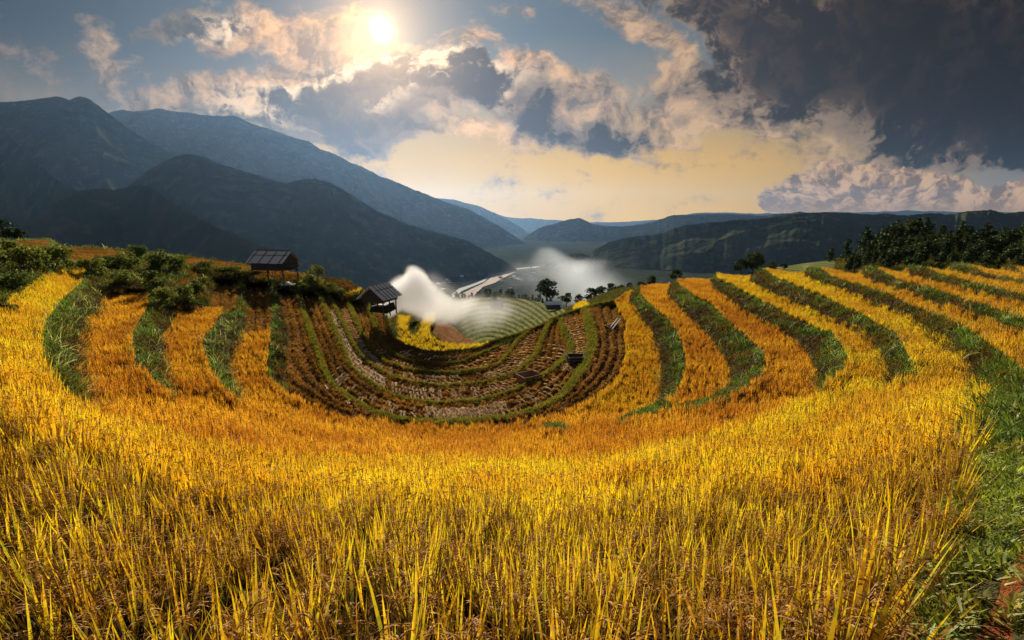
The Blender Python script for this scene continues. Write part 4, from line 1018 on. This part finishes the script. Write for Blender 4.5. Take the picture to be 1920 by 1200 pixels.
M_lite = leaf_mat('shrub_leaf_light', [(0, (0.06, 0.08, 0.015)), (0.6, (0.13, 0.15, 0.025)), (1, (0.24, 0.24, 0.05))], 0.45)
LSHRUBS = [shrub_proto(70 + i, M_lite) for i in range(2)]
def plant(name, pr, loc, h, label, cat, group=None, wide=1.0, rz=None):
    r_ = empty(name, tuple(loc), random.uniform(0, 6.28) if rz is None else rz)
    r_.scale = (h * wide, h * wide, h)
    tag(r_, label, cat, group)
    link(bpy.data.objects.new('crown', pr[0]), r_); link(bpy.data.objects.new('trunk', pr[1]), r_)
    return r_
random.seed(11)
for i in range(250):                                        # the wood on the knoll
    x = random.uniform(1585, 2060); s_ = random.random() ** 1.1
    ty = np.interp(x, KT[:, 0], KT[:, 1])
    if 1745 < x < 1800 and s_ > .72: continue
    if x > 1828 and s_ > .86: continue
    if x < 1640 and s_ > 1.05 - (1640 - x) / 60: s_ *= .6
    p = kpt(x, s_); D = p[1]; h = (random.uniform(21, 38) if s_ < .85 else random.uniform(20, 34)) * D / F * (0.75 if x < 1640 else 1)
    pine = random.random() < .72
    if pine: plant('pine_tree', random.choice(PINES), p, h * 1.1, 'dark pine in the dense wood covering the knoll', 'tree', 'pines of the wood on the knoll', 1.15)
    else: plant('broadleaf_tree', random.choice(BROADS), p, h * .95, 'dark leafy tree in the dense wood covering the knoll', 'tree', 'leafy trees of the wood on the knoll', 1.1)
def at_depth(x, y, D):
    v = y - 600; t = D / (F * CT - v * ST); return np.array([(x - 960) * t, D, -(F * ST + v * CT) * t])
def tree_px(name, pr, x, yb, yt, D, label, wide=1.0, cat='tree', group=None):
    p = at_depth(x, yb, D); h = (yb - yt) * D / F * 1.02; return plant(name, pr, p, h, label, cat, group, wide)
tree_px('pine_tree', PINES[1], 1555, 494, 466, 118, 'smallest lone pine left of the knoll, standing apart', 1.5)
tree_px('pine_tree', PINES[0], 1585, 492, 450, 112, 'lone dark pine between the smallest one and the tallest lone one', 1.2)
tree_px('pine_tree', PINES[2], 1617, 480, 428, 115, 'tall lone pine with bare trunk rising left of the wood', 1.2)
tree_px('pine_tree', PINES[3], 1714, 460, 411, 122, 'tallest pine on the crest of the knoll', 1.4)
tree_px('pine_tree', PINES[0], 1741, 440, 419, 124, 'small flat-topped pine alone on the grassy crest right of the tallest pine', 2.2)
tree_px('pine_tree', PINES[2], 1868, 462, 435, 120, 'dark pointed pine on the right shoulder of the knoll', 1.4)
tree_px('pine_tree', PINES[1], 1676, 470, 425, 118, 'spiky pine just left of the tallest pine', 1.1)
tree_px('broadleaf_tree', BROADS[0], 1410, 518, 472, 96, 'large dark leafy tree behind the long right-hand strip', 1.0)
tree_px('broadleaf_tree', BROADS[1], 1388, 516, 486, 98, 'lower dark leafy tree touching the large one on its left', 1.2)
tree_px('broadleaf_tree', BROADS[2], 1446, 510, 492, 98, 'low dark tree top right of the large leafy tree', 1.6)
tree_px('broadleaf_tree', BROADS[3], 1470, 506, 494, 98, 'lowest dark tree top beside the small far terraces', 1.8)
tree_px('broadleaf_tree', BROADS[1], 1267, 530, 505, 75, 'small tree with sunlit yellow top behind the deep orange strip', 1.2)
tree_px('broadleaf_tree', BROADS[2], 1221, 540, 517, 78, 'small dark tree behind the second orange strip', 1.1)
tree_px('broadleaf_tree', BROADS[3], 1200, 548, 528, 82, 'tiny dark bushy tree at the head of the second green bank', 1.3)
tree_px('broadleaf_tree', BROADS[0], 1025, 572, 522, 185, 'large round green tree alone above the curved terraces', 1.15)
for i, (x, yb, yt) in enumerate([(1062,575,548),(1085,575,552),(1108,570,540),(1126,568,536),(1148,560,530),(1165,552,534),(1180,546,530)]):
    tree_px('broadleaf_tree', BROADS[i % 4], x, yb, yt, 165, 'hazy green tree in the thin smoke below the right-hand strips', 1.2, group='hazy trees in the thin smoke')
for i in range(46):
    x = 735 + i * 6.6 + random.uniform(-2, 2); hh = random.uniform(14, 27) * (1 if x < 960 else .7)
    yb = np.interp(x, [730, 800, 900, 1000, 1040], [568, 570, 566, 566, 576])
    tree_px('pine_tree', PINES[i % 4], x, yb, yb - hh, random.uniform(175, 215), 'dark green conifer in the row along the far edge of the curved terraces', 1.5, group='conifer row beyond the curved terraces')
tree_px('broadleaf_tree', BROADS[2], 12, 456, 414, 70, 'dark leafy tree at the left edge behind the brown field', 1.1)
tree_px('broadleaf_tree', BROADS[1], 40, 454, 430, 72, 'lower dark tree beside the left edge tree', 1.3)
SH = [(8,500,56,52,1,'bright green bush at the left edge'),(52,512,70,56,0,'dark bush in front of the small upper brown field'),(98,508,66,52,0,'wide dark bush between the two upper brown fields'),(30,545,66,44,0,'dark bush above the yellow strip near the left edge'),
(4,575,44,40,1,'light green bush over the yellow strip end at the left edge'),(172,516,46,36,0,'round dark bush above the tip of the yellow strip'),(205,506,44,28,0,'dark bush at the front of the larger brown field'),(238,504,46,34,0,'thick dark bush right of the larger brown field'),
(262,492,36,36,0,'tallest dark bush on the left skyline'),(300,506,52,42,0,'rounded dark bush right of the skyline bush'),(336,508,44,30,0,'dark bush left of the straw-covered field'),(232,534,52,30,0,'low dark bush above the square-topped orange strip'),(292,540,46,34,0,'dark bush halfway down between the orange strip and the sloping path'),
(312,572,50,38,0,'dark bush right of the square-topped orange strip'),(350,566,44,34,0,'dark bush above the smaller orange strip'),(372,546,40,28,1,'light green bush left of the two-row stubble patch'),(384,510,44,22,0,'low bush in front of the straw-covered field'),(425,518,50,22,0,'long low bush above the two-row stubble patch'),
(455,522,36,18,0,'small dark bush left of the stilt hut'),(550,552,44,22,0,'dark bush below the stilt hut'),(588,556,52,30,0,'dark bush at the foot of the round light tree'),(590,540,48,46,1,'round light green shrub right of the stilt hut'),(620,550,30,22,0,'dark bush left of the small orange field'),
(640,552,26,16,0,'small dark bush in the small orange field'),(678,566,34,20,0,'dark bush under the left eave of the pale-roofed hut')]
for (x, yb, w_, h_, k_, lab) in SH:
    y0 = max(yb, rim_y(x) + 2); g = ground_at(x, y0); D = g[1]
    plant('bush', (LSHRUBS[len(lab) % 2] if k_ else SHRUBS[len(lab) % 4]), g, h_ * D / F * 1.05, lab, 'bush', None, w_ / h_ * .84)

# ------------------------------------------------------------------ sheaves of cut rice laid in rows on the bare terraces
def resample(line, t):
    P_ = np.asarray(line, float); d = np.r_[0, np.cumsum(np.hypot(*np.diff(P_, axis=0).T))]; d /= d[-1]
    return np.stack([np.interp(t, d, P_[:, 0]), np.interp(t, d, P_[:, 1])], -1)
def sheaf_mesh(seed):
    random.seed(seed); sp = []
    b = MB()
    for i in range(26):
        y = random.gauss(0, .05); z = .03 + abs(random.gauss(0, .045)); fan = random.gauss(0, .10)
        x0 = -.30 + random.uniform(-.05, .05); x1 = .32 + random.uniform(-.08, .08); w = random.uniform(.010, .018)
        b.face([(x0, y - w, z), (0, y * .5 - w, z + .02), (0, y * .5 + w, z + .05), (x0, y + w, z + .01)])
        b.face([(0, y * .5 - w, z + .02), (x1, y + fan - w, z - .01), (x1, y + fan + w, z + .01), (0, y * .5 + w, z + .05)])
    return b.mesh('straw_sheaf', [M_straw])
SHEAVES = [sheaf_mesh(k) for k in range(5)]
SP = []    # place, direction, size
def rows_of(A_, B_, t0, t1, nrow, us, group, prob=1.0, size=1.0, jit=.12):
    for i in range(nrow):
        t = t0 + (t1 - t0) * (i + .5) / nrow
        a_ = resample(A_, [t])[0]; b_ = resample(B_, [t])[0]
        for u in us:
            if random.random() > prob: continue
            u2 = u + random.uniform(-jit, jit) * .4; q = a_ * (1 - u2) + b_ * u2
            q2 = q + (b_ - a_) * .08
            p = ground_at(q[0], q[1]); p2 = ground_at(q2[0], q2[1])
            if p[1] < 5: continue
            SP.append((p, math.atan2(p2[1] - p[1], p2[0] - p[0]) + random.gauss(0, .12), size * random.uniform(.8, 1.2), group))
random.seed(5)
rows_of(BU2, BU3, .06, .34, 44, (.28, .5, .74), 'sheaves in the dense pale rows left of centre', .95, 1.0)
rows_of(BU2, BU3, .36, .47, 10, (.3, .5, .7), 'sheaves in the dense pale rows left of centre', .9, 1.0)
rows_of(BU3, BU4, .05, .36, 40, (.3, .5, .7), 'dull sheaves in the long middle rows', .85, .75)
rows_of(BU4, BU5, .25, .6, 18, (.3, .6), 'dull sheaves in the long middle rows', .7, .75)
rows_of(BU1, BU2, .46, .66, 52, (.3, .48, .66), 'pale standing sheaves along the bottom of the bowl', .7, 1.15)
rows_of(BU1, BU2, .66, .82, 16, (.3, .5, .7), 'sheaves curving up on the right of the bowl', .5, 1.1)
rows_of(T3_LIP[8:-1], BU1, .1, .6, 40, (.35, .65), 'sheaves by the edge of the orange rice', .35, 1.0)
rows_of(BU2, BU3, .62, .92, 26, (.3, .5, .7), 'purplish brown sheaf rows right of centre', .7, 1.0)
rows_of(BU3, BU4, .70, .97, 26, (.25, .42, .6, .78), 'close sheaf rows at the right foot of the rim', .95, .8)
rows_of(BU1, BU2, .84, .99, 26, (.25, .42, .6, .78), 'close sheaf rows at the upper right above the dark box', .95, .85)
rows_of(BU2, BU3, .47, .62, 26, (.25, .5, .75), 'sheaves scattered across the bottom of the bowl', .55, .95)
rows_of(BU3, BU4, .40, .62, 30, (.25, .5, .75), 'dull sheaves across the bottom of the bowl', .6, .9)
rows_of(BU1, BU2, .20, .44, 34, (.3, .6), 'sheaves on the lower left of the bowl', .4, .95)
rows_of(BU5, [p for p in RIM if 728 <= p[0] <= 937], .3, .9, 22, (.4, .7), 'loose straw below the rim', .5, .8)
rows_of(BU4, BU5, .66, .95, 12, (.3, .5, .7), 'loose straw under the rim', .8, .8)
SP.sort(key=lambda q: -q[2] / q[0][1])
print('sheaves', len(SP))
for p, az, sz, g in SP[:290]:
    o = link(bpy.data.objects.new('straw_sheaf', random.choice(SHEAVES))); o.location = p + np.array([0, 0, .03]); o.rotation_euler = (0, 0, az); o.scale = (sz * 1.1, sz * .75, sz)
    tag(o, 'bundle among the ' + g, 'straw sheaf', g)
rest = SP[290:]
sh_src = [bpy.data.objects.new('straw_sheaf_source', m_) for m_ in SHEAVES]
scatter('straw', np.array([q[0] + np.array([0, 0, .03]) for q in rest]), np.array([(0, 0, q[1]) for q in rest]), np.array([q[2] for q in rest]), np.arange(len(rest)) % 5, sh_src, 'small farther bundles of cut straw in rows across the bare terraces', 'straw')

# ------------------------------------------------------------------ huts, boxes, wood
M_board = plain_mat('weathered_board', (0.05, 0.045, 0.04), (0.10, 0.088, 0.075), 3.0, .85, (1, 8, 8))
M_roof = plain_mat('grey_roof_board', (0.44, 0.41, 0.36), (0.66, 0.60, 0.53), 3.0, .8, (8, 1, 1))
M_pale = plain_mat('pale_roof_sheet', (0.60, 0.57, 0.53), (0.80, 0.76, 0.71), 3.0, .7, (1, 4, 1))
M_dark = plain_mat('dark_wood', (0.022, 0.016, 0.013), (0.045, 0.034, 0.028), 4.0)
M_warm = plain_mat('warm_board', (0.16, 0.085, 0.05), (0.24, 0.13, 0.08), 4.0, .85, (1, 1, 6))
M_white = plain_mat('pale_cloth', (0.62, 0.60, 0.57), (0.75, 0.73, 0.70), 6.0)
def gable_hut(name, loc, rz, L_, Wd, floor, wall, rise, over, label, roofm, courses, battens, open_front=False):
    """hut along its local x; slopes face front (-y) and back"""
    r_ = empty(name, tuple(loc), rz); tag(r_, label, 'hut')
    zt = floor + wall; ov = over; hw = Wd / 2
    def slope(sign):
        f = MB(); n = courses
        e0 = Vector((0, sign * (hw + ov), zt - ov * rise / hw)); e1 = Vector((0, 0, zt + rise))
        for c in range(n):
            a_ = e0.lerp(e1, c / n); b_ = e0.lerp(e1, (c + 1.07) / n if c < n - 1 else 1)
            lift = Vector((0, 0, .05 + .03 * c)); d = (b_ - a_); k = max(8, int(L_ / .22))
            for i in range(k):
                x0 = -L_ / 2 - .45 + (L_ + .9) * i / k; x1 = -L_ / 2 - .45 + (L_ + .9) * (i + .95) / k
                j = random.uniform(-.012, .02); dz = Vector((0, 0, j)); ex = random.uniform(-.03, .05)
                A_ = a_ - d.normalized() * ex
                p = [Vector((x0, A_.y, A_.z)) + lift + dz, Vector((x1, A_.y, A_.z)) + lift + dz, Vector((x1, b_.y, b_.z)) + lift + dz, Vector((x0, b_.y, b_.z)) + lift + dz]
                if sign > 0: p = p[::-1]
                f.face(p); f.face([q - Vector((0, 0, .03)) for q in p[::-1]]); 
                f.face([p[0], p[0] - Vector((0, 0, .03)), p[1] - Vector((0, 0, .03)), p[1]])
        return f.build('roof', roofm, r_)
    rf = slope(-1); slope(1)
    b = MB()
    for i in range(battens):
        x = -L_ / 2 + .1 + (L_ - .2) * i / (battens - 1)
        b.tube([(x, -(hw + ov + .05), zt - ov * rise / hw + .12), (x, 0, zt + rise + .16)], .045, 5)
        b.tube([(x, (hw + ov + .05), zt - ov * rise / hw + .12), (x, 0, zt + rise + .16)], .045, 5)
    b.tube([(-L_ / 2 - .4, -hw * .5, zt + rise * .5 + .14), (L_ / 2 + .4, -hw * .5, zt + rise * .5 + .14)], .04, 5)
    b.tube([(-L_ / 2 - .45, 0, zt + rise + .17), (L_ / 2 + .45, 0, zt + rise + .17)], .05, 5)
    link(bpy.data.objects.new('batten', b.mesh('batten', [M_dark if roofm is M_roof else M_board])), rf)
    if roofm is not M_roof:
        bb = MB()
        for sx in (-1, 1):
            for sy in (-1, 1): bb.tube([(sx * (L_ / 2 + .47), sy * (hw + ov), zt - ov * rise / hw + .05), (sx * (L_ / 2 + .47), 0, zt + rise + .08)], .09, 4)
        bb.build('barge_board', M_pale, r_)
    if wall > .2:
        w = MB(); k = int(L_ / .2)
        for sy in (-1, 1):
            for i in range(k):
                w.box((-L_ / 2 + (i + .5) * L_ / k, sy * hw, floor + wall / 2), (L_ / k * .94, .04 + .01 * (i % 2), wall - .02 * (i % 3)))
        k = int(Wd / .2)
        for sx in (-1, 1):
            for i in range(k):
                y = -hw + (i + .5) * Wd / k
                hgt = wall + (rise * (1 - abs(y) / hw)) * .9
                w.box((sx * L_ / 2, y, floor + hgt / 2), (.04 + .01 * (i % 2), Wd / k * .94, hgt))
        w.build('wall', M_board, r_)
    fl = MB(); fl.box((0, 0, floor - .06), (L_ + .2, Wd + .2, .1)); fl.build('floor', M_board, r_)
    for x in (-L_ / 2 + .1, 0, L_ / 2 - .1):
        for y in (-hw + .1, hw - .1):
            p_ = MB(); p_.tube([(x, y, -.5), (x + random.uniform(-.04, .04), y, floor - .1)], .085, 7); p_.build('post', M_board, r_)
    return r_
random.seed(21)
g1 = ground_at(518, 524)
H1 = gable_hut('stilt_hut', g1, R(-14), 4.5 * g1[1] / 53, 2.6 * g1[1] / 53, 1.45, 1.1, 1.1, .38, 'grey board-roofed hut on stilts standing on the skyline left of centre', M_roof, 2, 4)
b = MB()
for k in range(2): b.tube([(1.2 + .45 * k, -1.5, 1.5), (1.2 + .45 * k, -2.3, 0)], .035, 5)
for k in range(5): b.tube([(1.15, -1.6 - .15 * k, 1.3 - .27 * k), (1.7, -1.6 - .15 * k, 1.3 - .27 * k)], .025, 5)
b.build('ladder', M_board, H1)
b = MB(); b.tube([(2.3, -1.0, 2.15), (3.6, -1.5, 1.75)], .05, 5); b.tube([(2.3, 1.0, 2.15), (3.5, .9, 1.85)], .05, 5); b.box((3.0, -.3, 1.98), (1.1, 1.9, .05), (0, .28, 0)); b.build('lean_to_roof', M_board, H1)
g2 = unproj(713, 583, 11.4)
g2 = at_depth(714, 583, 50.5)
H2 = gable_hut('hut', g2, R(74), 3.0, 2.7, 1.4, .6, 1.1, .45, 'low gabled hut with pale striped roof, half wrapped in white smoke', M_pale, 3, 5)
b = MB()
for i in range(5): b.box((-1.2 + .55 * i, -1.5 + .1 * i, .45), (.12, .5, .9), (0, .1 * i, .3 * i))
b.box((0, 0, .35), (2.2, 1.6, .65), taper=.85); b.build('stored_wood', M_dark, H2)
def crate(loc, rz, w, l, h, m, label, posts=False):
    r_ = empty('threshing_box', tuple(loc), rz); tag(r_, label, 'threshing box')
    for nm, c, sz, rot in (('side', (0, -l / 2, h / 2), (w, .05, h), (.22, 0, 0)), ('side', (0, l / 2, h / 2), (w, .05, h), (-.22, 0, 0)), ('end', (-w / 2, 0, h / 2), (.05, l, h), (0, -.22, 0)), ('end', (w / 2, 0, h / 2), (.05, l, h), (0, .22, 0)), ('bottom', (0, 0, .05), (w * .9, l * .9, .05), (0, 0, 0))):
        b = MB(); n = 3 if nm != 'bottom' else 1
        if nm == 'bottom': b.box(c, sz)
        else:
            Mx = Euler(rot).to_matrix()
            for i in range(n):
                off = Mx @ Vector((0, 0, (i - 1) * h / 3)); b.box(Vector(c) + off, (sz[0] + .1 * i, sz[1] + .01 * (i % 2), h / 3 * .97) if sz[1] < .1 else (sz[0] + .01 * (i % 2), sz[1] + .1 * i, h / 3 * .97), rot)
        b.build(nm, m, r_)
    if posts:
        for sx in (-1, 1):
            b = MB(); b.tube([(sx * w / 2, l / 2, 0), (sx * (w / 2 + .25), l / 2 + .1, h + .35)], .035, 5); b.build('handle', M_pale, r_)
    return r_
p = ground_at(1080, 684); crate(p, R(6), 1.35, 1.0, .85, M_dark, 'dark open wooden box with two pale handles below the close sheaf rows at the right', True)
p = ground_at(991, 718); crate(p, R(34), 1.5, 1.15, .8, M_warm, 'brown open wooden box standing corner-on in the middle terrace')
p = ground_at(1147, 616); rk = empty('wood_stack', tuple(p), R(40)); tag(rk, 'small dark stack of poles with two pale planks leaning on it near the amber rice', 'wood stack')
b = MB()
for i in range(6): b.tube([(-.9, -.3 + .12 * i, .1 + .1 * (i % 3)), (.9, -.35 + .13 * i, .15 + .11 * (i % 3))], .06, 5)
b.build('pole', M_dark, rk)
for k in range(2):
    b = MB(); b.box((0, -.5 + .35 * k, .55), (1.9, .12, .04), (0, -.5, .1)); b.build('plank', M_pale, rk)
p = ground_at(455, 515); wp = empty('wood_pile', tuple(p), R(-8)); tag(wp, 'long low pile of grey split poles left of the stilt hut', 'wood pile')
b = MB()
for i in range(16): b.tube([(-2.6 + random.uniform(-.3, .3), -.4 + .16 * (i % 6), .08 + .16 * (i // 6)), (2.2 + random.uniform(-.3, .6), -.4 + .16 * (i % 6) + random.uniform(-.1, .1), .1 + .16 * (i // 6))], .06, 5)
b.build('pole', M_board, wp)
p = ground_at(538, 533); b = MB()
for i in range(10):
    for j in range(4):
        f_ = lambda u, v: (-1.0 + .2 * u, -.5 + .25 * v, .30 + .1 * math.sin(u * 1.3) + .06 * math.cos(v * 2.1) - .25 * abs(u - 5) / 5 - .12 * abs(v - 2) / 2)
        b.face([f_(i, j), f_(i + 1, j), f_(i + 1, j + 1), f_(i, j + 1)])
for i in range(10):
    b.face([f_(i, 0), (f_(i, 0)[0], -.52, -.1), (f_(i + 1, 0)[0], -.52, -.1), f_(i + 1, 0)])
o = b.build('cloth', M_white); o.location = p; o.rotation_euler = (0, 0, R(20)); tag(o, 'pale sheet spread over a heap in front of the stilt hut', 'cloth sheet')
p = ground_at(561, 581); b = MB(); b.tube([(.35 * math.cos(t_ / 10 * math.pi), 0, .42 * math.sin(t_ / 10 * math.pi)) for t_ in range(11)], .035, 6)
o = b.build('hoop', M_dark); o.location = p + np.array([0, 0, .2]); o.scale = (1.8,) * 3; tag(o, 'small black hoop standing on the leftmost grass ridge of the brown terraces', 'hoop')
# small far houses
def far_house(x, y, z, w, label, roofm, group=None):
    p = unproj(x, y, z); r_ = empty('house', tuple(p), random.uniform(-.6, .6)); tag(r_, label, 'house', group)
    a_ = MB(); a_.box((0, 0, w * .2), (w, w * .7, w * .4)); a_.build('wall', M_board if roofm is M_white else M_pale, r_)
    b = MB(); h = w * .4
    for s_ in (-1, 1):
        q = [(-w * .6, s_ * w * .45, h - .02 * w), (w * .6, s_ * w * .45, h - .02 * w), (w * .6, 0, h + w * .16), (-w * .6, 0, h + w * .16)]
        b.face(q if s_ < 0 else q[::-1])
    b.face([(-w * .5, -w * .35, h), (-w * .5, w * .35, h), (-w * .5, 0, h + w * .14)][::-1]); b.face([(w * .5, -w * .35, h), (w * .5, w * .35, h), (w * .5, 0, h + w * .14)])
    b.build('roof', roofm, r_); return r_
random.seed(33)
p_ = hpt(931, 578); far_house(931, 577, -p_[2], 4.0, 'small white-roofed hut on the far curved terraces, in the thin smoke', M_white)
far_house(1036, 579, 24.5, 4.0, 'small white-roofed hut at the right end of the curved terraces', M_white)
for i in range(42):
    c = random.choice([(835, 528, 22, 12), (965, 530, 22, 14), (975, 520, 30, 8), (800, 545, 25, 8), (870, 515, 20, 5)])
    far_house(c[0] + random.gauss(0, c[2] * .6), min(566, c[1] + random.gauss(0, c[3] * .5)), 184.3, random.uniform(9, 15), 'tiny pale house of the village beside the river', random.choice([M_pale, M_white, M_roof]), 'village houses by the river')

# ------------------------------------------------------------------ smoke
def smoke(name, label, center, size, puffs, dens, scale, color, aniso, thr=(0.42, 0.62), low=0.0):
    b = MB(); b.box((0, 0, 0), size)
    m, t = mat(name + '_volume')
    m.cycles.volume_step_rate = 0.35
    tcx = t.add('ShaderNodeTexCoord'); co = tcx.outputs['Object']
    nz = t.add('ShaderNodeTexNoise', {'Vector': co, 'Scale': scale * .7, 'Detail': 2.0})
    wv_ = t.add('ShaderNodeVectorMath', {0: nz.outputs['Color'], 1: (.5, .5, .5)}, operation='SUBTRACT')
    wq = t.add('ShaderNodeVectorMath', {0: wv_.outputs[0], 'Scale': 0.9 / scale}, operation='SCALE')
    cw = t.add('ShaderNodeVectorMath', {0: co, 1: wq.outputs[0]}, operation='ADD').outputs[0]
    tot = None
    for (c, r_, amp) in puffs:
        mp = t.add('ShaderNodeMapping', {'Vector': cw, 'Location': c, 'Scale': r_}, vector_type='TEXTURE')
        g = t.add('ShaderNodeTexGradient', {0: mp.outputs[0]}, gradient_type='SPHERICAL')
        q = t.math('MULTIPLY', g.outputs[1], amp); tot = q if tot is None else t.math('ADD', tot, q)
    n2 = t.add('ShaderNodeTexNoise', {'Vector': cw, 'Scale': scale, 'Detail': 6.0, 'Roughness': .68}).outputs[0]
    f = t.math('MULTIPLY', t.smooth(t.math('ADD', t.math('MULTIPLY', t.math('MINIMUM', tot, 1.0), .55), t.math('MULTIPLY', n2, .6)), *thr), t.math('MAXIMUM', tot, 0.0))
    pv = t.add('ShaderNodeVolumePrincipled', {'Density': t.math('MULTIPLY', f, dens)}); pv.inputs['Color'].default_value = (*color, 1); pv.inputs['Anisotropy'].default_value = aniso
    t.add('ShaderNodeOutputMaterial', {'Volume': pv.outputs[0]})
    o = b.build(name, m); o.location = center; return tag(o, label, 'smoke', kind='stuff')
c0 = at_depth(840, 572, 54); u = 54 / F
def sp(x, y, rx, ry, amp, dy=0.0): return (((x - 840) * u, dy, -(y - 572) * u), (rx * u, 2.6, ry * u), amp)
smoke('smoke', 'thick white smoke rolling from the pale-roofed hut to the right over the yellow field', tuple(c0), (360 * u, 12, 260 * u),
      [sp(736, 560, 30, 40, 1.7), sp(765, 562, 46, 40, 2.2), sp(772, 540, 30, 34, 1.2), sp(800, 575, 52, 34, 1.6), sp(840, 580, 50, 30, .9), sp(885, 588, 90, 46, .62), sp(935, 592, 90, 54, .38), sp(985, 575, 70, 50, .25), sp(850, 548, 60, 40, .5), sp(760, 528, 20, 34, .8), sp(800, 545, 60, 40, .5), sp(735, 575, 18, 26, .9)],
      .55, .12, (.998, .994, .99), .1, (.38, .78))
c1_ = at_depth(1050, 520, 330); u1 = 330 / F
def sp1(x, y, rx, ry, amp): return (((x - 1050) * u1, 0, -(y - 520) * u1), (rx * u1, 18, ry * u1), amp)
o = smoke('smoke', 'thin grey smoke drifting over the valley in front of the right-hand ridge', tuple(c1_), (520 * u1, 60, 260 * u1),
      [sp1(1075, 505, 60, 34, 1.0), sp1(1040, 500, 60, 30, .8), sp1(985, 515, 60, 30, .5), sp1(1110, 535, 70, 50, .9), sp1(1060, 545, 90, 45, .6), sp1(1010, 485, 50, 22, .4), sp1(1150, 560, 80, 50, .6), sp1(960, 540, 110, 50, .35), sp1(1100, 500, 150, 70, .35)],
      .022, .026, (.86, .92, 1.0), .3, (.33, .8))

# ------------------------------------------------------------------ haze
hb = MB(); hb.box((0, 6900, 420), (27600, 15600, 1216))
hz_m, t = mat('haze_air')
hz_m.cycles.homogeneous_volume = True
pv = t.add('ShaderNodeVolumePrincipled'); pv.inputs['Color'].default_value = (0.30, 0.53, 0.92, 1); pv.inputs['Density'].default_value = 1.6e-5; pv.inputs['Anisotropy'].default_value = 0.58
t.add('ShaderNodeOutputMaterial', {'Volume': pv.outputs[0]})
haze = hb.build('haze', hz_m); tag(haze, 'thin blue air over the valley and mountains', 'haze', kind='stuff')
